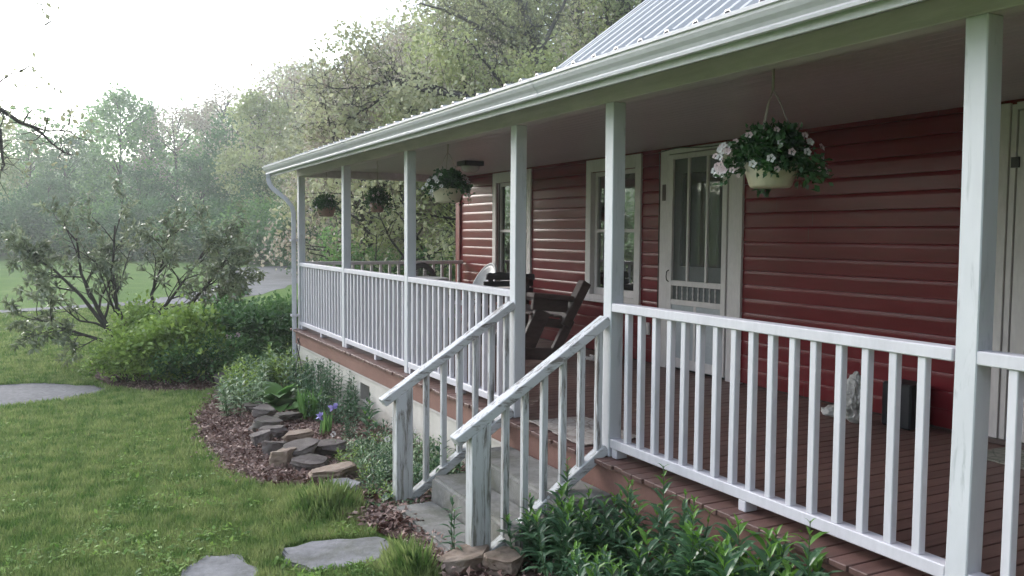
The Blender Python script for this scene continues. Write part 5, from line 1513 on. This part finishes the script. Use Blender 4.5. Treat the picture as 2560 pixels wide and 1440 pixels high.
# (px, depth, kind, height, width scale, label): px is the bearing in the photograph measured off it once
TR = [
 (-8.4, 82.5, 'y1', 10.7, 1.0, 'yellow green tree at the left edge of the picture'),
 (-5.6, 90.0, 'g1', 9.1, 1.0, 'light green tree second from the left edge of the wood'),
 (-2.5, 86.1, 'g2', 9.0, 1.0, 'dark bluish tree below the bare hanging branch'),
 (-6.4, 106.4, 'm1', 10.2, 1.0, 'thin brownish crown showing behind the light green tree at the far left'),
 (1.6, 82.0, 'g1', 13.1, 1.0, 'tall fresh green tree whose crown stands highest on the left skyline'),
 (-0.1, 94.1, 'g1', 10.7, 0.9, 'green crown filling the gap left of the tallest fresh green tree'),
 (5.0, 93.8, 'c1', 12.3, 1.0, 'narrow dark conifer tip between the tall green and the brownish tree'),
 (6.4, 84.0, 'm1', 12.7, 1.15, 'wide brownish tree with new leaves at the centre of the wood'),
 (11.0, 97.6, 'o1', 13.1, 1.0, 'olive crown behind the brownish tree'),
 (10.6, 84.2, 'p1', 14.7, 1.1, 'flat topped ragged pine standing above the wood'),
 (10.1, 75.2, 'g2', 11.9, 1.0, 'dark green tree right of the ragged pine'),
 (6.8, 72.1, 'g2', 8.0, 1.0, 'lower dark green tree in front of the brownish tree'),
 (2.6, 74.3, 'g2', 7.0, 1.1, 'low dark tree at the field edge below the tallest green tree'),
 (-3.9, 77.5, 'g2', 5.9, 1.1, 'low dark tree at the field edge on the far left'),
 (9.9, 64.1, 'y1', 12.1, 0.9, 'yellowish tree where the skyline starts to climb to the right'),
 (13.0, 71.7, 'o1', 14.7, 1.0, 'olive tree on the slope above the porch roof end'),
 (9.5, 61.7, 'g2', 6.8, 1.0, 'dark tree with pale trunks directly left of the downspout'),
 (12.6, 65.1, 'm1', 14.6, 1.0, 'brownish grey tree top on the climbing skyline'),
 (12.7, 58.2, 'o1', 13.0, 1.0, 'olive tree low on the slope above the far gutter end'),
 (15.3, 61.4, 'o1', 13.7, 1.0, 'olive grey tree in the middle of the slope'),
 (15.0, 54.7, 'm1', 13.6, 1.0, 'brown grey tree on the slope left of the bare limbs'),
 (17.8, 58.0, 'o1', 14.9, 1.0, 'olive tree reaching high left of the large limbed maple'),
 (12.5, 46.7, 'y1', 9.7, 1.0, 'yellowish tree close behind the porch eave'),
 (16.5, 49.6, 'm1', 14.5, 1.0, 'thin leaved grey brown tree behind the spreading bare limbs'),
 (15.0, 43.3, 'y1', 10.7, 0.9, 'yellow green tree behind the spreading bare limbs'),
 (20.3, 52.3, 'o1', 16.6, 1.1, 'very tall olive tree rising out of the picture top left of the maple'),
 (18.6, 44.1, 'y1', 16.1, 1.0, 'tall yellow green tree rising out of the picture behind the maple'),
 (22.6, 46.8, 'o1', 17.4, 1.1, 'tall olive tree behind the maple trunk'),
 (20.5, 38.6, 'y1', 15.7, 1.0, 'tall yellow green tree directly left of the metal roof'),
 (24.8, 41.1, 'o1', 16.9, 1.1, 'olive tree filling the gap beside the roof verge'),
 (8.0, 39.9, 'o1', 7.0, 1.0, 'small olive tree seen above the porch eave near its far end'),
 (9.7, 34.4, 'y1', 6.5, 0.9, 'yellowish tree whose foliage shows through the middle of the porch'),
 (7.3, 33.3, 'g1', 5.5, 0.9, 'green tree whose foliage shows between the far porch posts'),
 (10.3, 30.7, 'o1', 5.7, 0.9, 'olive tree just left of the red wall corner'),
 (21.9, 33.4, 'm1', 15.3, 1.1, 'dark tree touching the roof edge at the top of the picture'),
 (17.5, 80.8, 'o1', 15.9, 1.1, 'hazy olive crown in the second row of the slope'),
 (24.5, 75.2, 'o1', 17.5, 1.1, 'hazy crown in the second row right of centre')]
used = set()
for i, (x, y, k, H, ws, lb) in enumerate(TR):
    base = WT[k]; H0 = {'g1': 14, 'g2': 13, 'y1': 14, 'm1': 14, 'o1': 15, 'c1': 15, 'p1': 15}[k]
    s = H / H0
    if k in used: t = copy_tree(base)
    else: t = base; used.add(k)
    t.location = (x, y, zt(x, y)); t.rotation_euler = (0, 0, (i * 2.4) % 6.28); t.scale = (s * ws, s * ws, s)
    tag(t, lb, 'tree', 'trees of the wood across the field' )
    if i % 1 == 0 and not lb: del t['label']
for k in WT:
    if k not in used:
        for ch in list(WT[k].children): bpy.data.objects.remove(ch)
        bpy.data.objects.remove(WT[k])
# undergrowth along the field edge
ug = []
for i, (x, y, s) in enumerate([(-9.0, 78.6, 1), (-6.7, 76.3, 0.8), (-4.5, 75.2, 1.1), (-2.4, 74.1, 0.9), (-0.2, 73.0, 1), (1.9, 70.8, 0.8), (4.1, 69.7, 1.1), (6.1, 67.5, 0.9), (8.0, 65.4, 1), (9.2, 61.4, 0.8), (10.2, 58.6, 1.1), (11.2, 55.8, 0.9), (12.2, 53.1, 1)]):
    if i < 3:
        t = shrub('undergrowth_shrub', (x, y, G(x, y)), 'u', (4.2, 2.6), 4.2, 6500, 0.26, L[['dark', 'green', 'dark'][i]], 70 + i, None, clump=110)
        ug.append(t)
    else:
        t = copy_tree(ug[i % 3]); t.location = (x, y, G(x, y))
    t.rotation_euler = (0, 0, 0.4 * (i % 3)); t.scale = (1, 1, s)
    tag(t, 'dark leafy undergrowth at the foot of the wood along the field edge', 'shrub', 'undergrowth along the field edge')

# ---- background woodland mass behind the named trees
def wood_mass():
    g = np.random.default_rng(77); C = []
    for k in range(1150):
        px_ang = g.uniform(-1.75, 0.83)      # bearing from +Y toward +X
        dist = g.uniform(84, 118) if px_ang > -0.12 else g.uniform(58, 84)
        x = CAM.x + math.sin(px_ang) * dist; y = math.cos(px_ang) * dist
        top = (10.5 if px_ang > -0.12 else min(20.0, 11.5 + 14 * max(0, -0.25 - px_ang))) + 3 * noise.noise(Vector((px_ang * 7, 0, 3))) + 15 * max(0, px_ang - 0.10) ** 0.8
        z = G(x, y) + g.uniform(0.02, 1) * top
        C.append((x, y, z))
    C = np.array(C); k = 60
    C = np.repeat(C, k, axis=0) + np.clip(g.normal(size=(len(C) * k, 3)), -1.7, 1.7) * np.array([2.0, 2.0, 1.1])
    D = rand_dirs(g, len(C)); N = unit(rand_dirs(g, len(C)) + np.array([0, -0.5, 0.8]))
    o = np_quads('distant_wood', leaf_quads(C, g.uniform(0.25, 0.6, len(C)), D, N, 0.85), L['green'])
    tag(o, 'hazy far wood behind the nearer trees', 'wood', kind='stuff')
wood_mass()
def shade_wood():
    # unseen wood added right of and behind the viewpoint to block skylight
    g = np.random.default_rng(78); C = []
    for k in range(700):
        a = g.uniform(R(95), R(225)); dist = g.uniform(24, 42)
        x = CAM.x + math.sin(a) * dist; y = math.cos(a) * dist
        C.append((x, y, -0.5 + g.uniform(0.02, 1) * (15 + 3 * math.sin(a * 5))))
    C = np.array(C); C = np.repeat(C, 60, axis=0) + np.clip(g.normal(size=(len(C) * 60, 3)), -1.7, 1.7) * np.array([1.3, 1.3, 0.9])
    C = C[~((C[:, 0] > -1) & (C[:, 0] < 11) & (C[:, 1] > -9))]
    D = rand_dirs(g, len(C)); N = rand_dirs(g, len(C))
    o = np_quads('added_shade_wood', leaf_quads(C, g.uniform(0.4, 1.0, len(C)), D, N, 0.85), L['dark'])
    tag(o, 'unseen dark wood added behind the viewpoint to shade the porch', 'wood', kind='stuff')
shade_wood()

# ---- tree just outside the left edge whose bare limbs hang into the picture
def left_tree():
    t = empty('oak_tree', (-7.2, 13.5, zt(-7, 13.5)), 0, 'bare limbed tree at the left edge with twigs hanging into the sky', 'tree')
    g = np.random.default_rng(31)
    base = Vector((-7.2, 13.5, zt(-7, 13.5)))
    def W(px, py, dep):
        q = CAM + (fw + r2 * ((px - 1280) / FX) - u2 * ((py - 720) / FX)) * dep
        return q - base
    mb = MB(); tips = []
    mb.tube([(0, 0, 0), (0.1, 0, 2), (0.2, 0.1, 4.5), (0.3, 0.1, 7.5), (0.2, 0, 10)], [.30, .25, .2, .14, .06], 9)
    limbs = [([(-3.73, 13.02, 2.97), (-3.46, 12.87, 2.86), (-3.34, 12.92, 2.78), (-3.24, 12.97, 2.71), (-3.11, 13.02, 2.68), (-3.0, 13.07, 2.6), (-2.89, 13.12, 2.48), (-2.75, 13.15, 2.37), (-2.64, 13.21, 2.34)], 0.035), ([(-3.11, 13.02, 2.68), (-2.95, 13.05, 2.63), (-2.79, 13.08, 2.65), (-2.68, 13.14, 2.75)], 0.016), ([(-2.79, 13.08, 2.65), (-2.67, 13.13, 2.65), (-2.57, 13.19, 2.57), (-2.46, 13.24, 2.55)], 0.014), ([(-3.0, 13.07, 2.59), (-3.07, 12.87, 2.49), (-3.19, 12.94, 2.48)], 0.01), ([(-3.2, 12.96, 2.72), (-3.15, 12.82, 2.81), (-3.07, 12.68, 2.88), (-3.03, 12.66, 2.94)], 0.012), ([(-2.97, 13.06, 2.62), (-2.93, 12.93, 2.76), (-2.92, 12.94, 2.89)], 0.01), ([(-2.68, 13.14, 2.74), (-2.66, 13.02, 2.84), (-2.63, 13.02, 2.99), (-2.65, 13.04, 3.11)], 0.012), ([(-3.52, 11.76, 2.59), (-3.4, 11.69, 2.47), (-3.39, 11.67, 2.31), (-3.38, 11.66, 2.15), (-3.36, 11.64, 2.07), (-3.4, 11.66, 2.0)], 0.03), ([(-3.63, 12.98, 3.07), (-3.45, 12.89, 3.21), (-3.36, 12.85, 3.28), (-3.3, 12.83, 3.33)], 0.014), ([(-3.23, 12.79, 3.34), (-3.17, 12.76, 3.37), (-3.09, 12.73, 3.43)], 0.014), ([(-2.75, 12.59, 4.08), (-2.69, 12.56, 4.02), (-2.62, 12.51, 3.92), (-2.53, 12.47, 3.92)], 0.007), ([(-2.93, 12.67, 3.93), (-2.86, 12.64, 3.98), (-2.79, 12.61, 4.0)], 0.01), ([(-2.98, 12.72, 4.18), (-2.93, 12.69, 4.21)], 0.01)]
    for pts, r0 in limbs:
        P = [Vector(p) - base for p in pts]
        mb.tube(P, [r0 * (1 - 0.8 * i / (len(P) - 1)) for i in range(len(P))], 5)
        for i in range(1, len(P)):
            for k in range(4):
                q = P[i - 1].lerp(P[i], g.random()); d = Vector(g.normal(size=3)); d.z = d.z * .6; d.normalize()
                e = q + d * g.uniform(0.15, 0.45); m_ = q.lerp(e, .5) + Vector(g.normal(size=3)) * .03
                mb.tube([q, m_, e], [r0 * .22, r0 * .15, r0 * .08], 3, cap=False); tips.append((e, d, 2))
    mb.build('trunk', M['bark'], t, smooth=True)
    sel = [q for q in tips if g.random() < 0.12]
    np_quads('crown', leaves_on_tips(g, sel, 9, 0.16, 0.09, 0.6), L['olive'], t)
left_tree()

# ================================================================== GRASS, LITTER, GROUND COVER
def inside(poly, X, Y):
    c = np.zeros(len(X), bool); n = len(poly)
    for i in range(n):
        x1, y1 = poly[i]; x2, y2 = poly[(i + 1) % n]
        k = ((y1 > Y) != (y2 > Y)) & (X < (x2 - x1) * (Y - y1) / ((y2 - y1) if y2 != y1 else 1e-9) + x1)
        c ^= k
    return c
Gv = np.vectorize(G)
def grass():
    g = np.random.default_rng(2); N0 = 560000
    # distance from the camera with density falling with distance
    d = 4.0 + (g.random(N0) ** 1.6) * 22.6
    a = g.uniform(R(-7), R(28), N0)
    X = CAM.x + np.sin(a) * d; Y = np.cos(a) * d
    k = (X < -0.03) & (Y > 3.7)
    for p in (bed1, bed2, bed3, path_near, drive): k &= ~inside(p, X, Y)
    for p in ([(-1.72, 4.78), (-1.50, 4.84), (-1.14, 4.70), (-1.12, 4.50), (-1.30, 4.32), (-1.66, 4.30), (-1.78, 4.52)], [(-2.26, 4.60), (-2.12, 4.78), (-1.97, 4.70), (-1.90, 4.45), (-2.0, 4.2), (-2.35, 4.2)], [(-0.97, 3.9), (-0.97, 5.15), (0, 5.2), (0, 3.9)], [(-1.2, 4.7), (-0.9, 5.3), (-0.9, 4.0), (-1.12, 4.0)]):
        k &= ~inside(p, X, Y)
    X, Y, d = X[k], Y[k], d[k]
    # keep blades patchy
    pn = np.array([noise.noise(Vector((x * 1.3, y * 1.3, 5))) for x, y in zip(X[:], Y[:])])
    hgt = (0.026 + 0.009 * pn + g.random(len(X)) ** 1.5 * 0.034) * (1 + 0.03 * d)
    tuft = np.maximum(0, 1 - np.hypot(X + 1.28, Y - 5.45) / 0.35) + np.maximum(0, 1 - np.hypot(X + 1.05, Y - 4.42) / 0.28) + np.maximum(0, 1 - np.hypot(X + 1.16, Y - 4.12) / 0.2)
    hgt = hgt * (1 + 2.6 * tuft)
    Z = Gv(X, Y)
    C = np.stack([X, Y, Z], 1)
    D = rand_dirs(g, len(X)) * 0.55 + np.array([0, 0, 1.0]); Nn = rand_dirs(g, len(X))
    V = leaf_quads(C, hgt, D, Nn, 0.13, 0.02)
    # widen with distance so blades do not vanish
    w_ = np.clip(d / 7, 0.8, 4)[:, None]
    cx = (V[:, 1] + V[:, 3]) / 2; V[:, 1] = cx + (V[:, 1] - cx) * w_; V[:, 3] = cx + (V[:, 3] - cx) * w_
    o = np_quads('grass', V, L['grass']); tag(o, 'mown green lawn grass', 'grass', kind='stuff')
    # clover-like broad leaves along the near lawn
    n_ = 12000; d = 4.3 + g.random(n_) ** 1.5 * 6; a = g.uniform(R(-7), R(22), n_)
    X = CAM.x + np.sin(a) * d; Y = np.cos(a) * d
    pn = np.array([noise.noise(Vector((x * 1.6, y * 1.6, 9))) for x, y in zip(X, Y)])
    k = (X < -1.0) & (Y > 4) & (pn > 0.02)
    for p in (bed1, bed2, path_near, [(-1.72, 4.78), (-1.50, 4.84), (-1.14, 4.70), (-1.12, 4.50), (-1.30, 4.32), (-1.66, 4.30), (-1.78, 4.52)], [(-2.26, 4.60), (-2.12, 4.78), (-1.97, 4.70), (-1.90, 4.45), (-2.0, 4.2), (-2.35, 4.2)]): k &= ~inside(p, X, Y)
    X, Y = X[k], Y[k]; C = np.stack([X, Y, Gv(X, Y) + 0.02 + g.random(len(X)) * 0.02], 1)
    D = rand_dirs(g, len(X)) * np.array([1, 1, .25]) + np.array([0, 0, .2]); Nn = rand_dirs(g, len(X)) * .4 + np.array([0, 0, 1])
    o = np_quads('clover', leaf_quads(C, g.uniform(.02, .05, len(X)), D, Nn, 0.45, 0.1), L['weed']); tag(o, 'broad leaved weeds scattered in the near lawn', 'clover', kind='stuff')
grass()
def litter():
    g = np.random.default_rng(8); out = []
    def scatter(poly, n, dens=1.0, s=(0.022, 0.055), spill=0.0):
        xs = [p[0] for p in poly]; ys = [p[1] for p in poly]
        X = g.uniform(min(xs) - spill, max(xs) + spill, n); Y = g.uniform(min(ys) - spill, max(ys) + spill, n)
        k = inside(poly, X, Y); X, Y = X[k] + g.normal(size=k.sum()) * spill, Y[k] + g.normal(size=k.sum()) * spill
        k = X < -0.04; X, Y = X[k], Y[k]
        C = np.stack([X, Y, Gv(X, Y) + 0.016 + g.random(len(X)) * 0.035], 1)
        D = rand_dirs(g, len(X)) * np.array([1, 1, .45]); Nn = rand_dirs(g, len(X)) * .6 + np.array([0, 0, 1])
        out.append(leaf_quads(C, g.uniform(s[0], s[1], len(X)), D, Nn, 0.55, 0.22))
    scatter(bed1, 26000, spill=0.07); scatter(bed3, 7000, spill=0.04); scatter(bed2, 9000, spill=0.08)
    scatter([(-1.25, 5.6), (-0.85, 5.6), (-0.9, 4.8), (-1.15, 4.75)], 1200, spill=0.05)
    o = np_quads('leaf_litter', np.concatenate(out), L['litter']); tag(o, 'dry brown and pinkish leaf litter over the beds', 'leaf litter', kind='stuff')
litter()
def cover():
    g = np.random.default_rng(18); out = []
    for (cx, cy_, rx, ry, n, hh) in [(-0.55, 6.4, .38, 1.15, 7000, .13), (-0.85, 5.55, .25, .55, 2200, .07), (-0.75, 10.6, .4, 1.2, 6000, .16), (-0.35, 3.2, .35, .8, 1800, .07), (-0.45, 2.4, .3, .9, 1800, .08)]:
        a = g.uniform(0, 6.283, n); r_ = np.sqrt(g.random(n)); X = cx + np.cos(a) * r_ * rx; Y = cy_ + np.sin(a) * r_ * ry
        k = X < -0.05; X, Y, r_ = X[k], Y[k], r_[k]
        C = np.stack([X, Y, Gv(X, Y) + 0.01 + g.random(len(X)) * hh * (1.1 - r_)], 1)
        D = rand_dirs(g, len(X)) * np.array([1, 1, .5]); Nn = rand_dirs(g, len(X)) * .5 + np.array([0, 0, 1])
        out.append(leaf_quads(C, g.uniform(.018, .036, len(X)), D, Nn, 0.6, 0.15))
    o = np_quads('ground_cover', np.concatenate(out), L['cover']); tag(o, 'pale small leaved ground cover in the garden beds', 'ground cover', kind='stuff')
cover()

# ================================================================== 0.0018
hz = MB().box(-200, 210, -45, 260, -2.2, 62)
bpy_h = hz.build('haze', None); tag(bpy_h, 'thin evening haze between the porch and the wood', 'haze', kind='stuff')
m = bpy.data.materials.new('air'); m.use_nodes = True; nt = m.node_tree
for n in list(nt.nodes): nt.nodes.remove(n)
pv = nn(nt, 'ShaderNodeVolumePrincipled'); pv.inputs['Color'].default_value = (0.92, 0.96, 0.97, 1)
pv.inputs['Density'].default_value = 0.0018; pv.inputs['Anisotropy'].default_value = 0.6
ou = nn(nt, 'ShaderNodeOutputMaterial'); nt.links.new(pv.outputs[0], ou.inputs['Volume'])
bpy_h.data.materials.append(m)
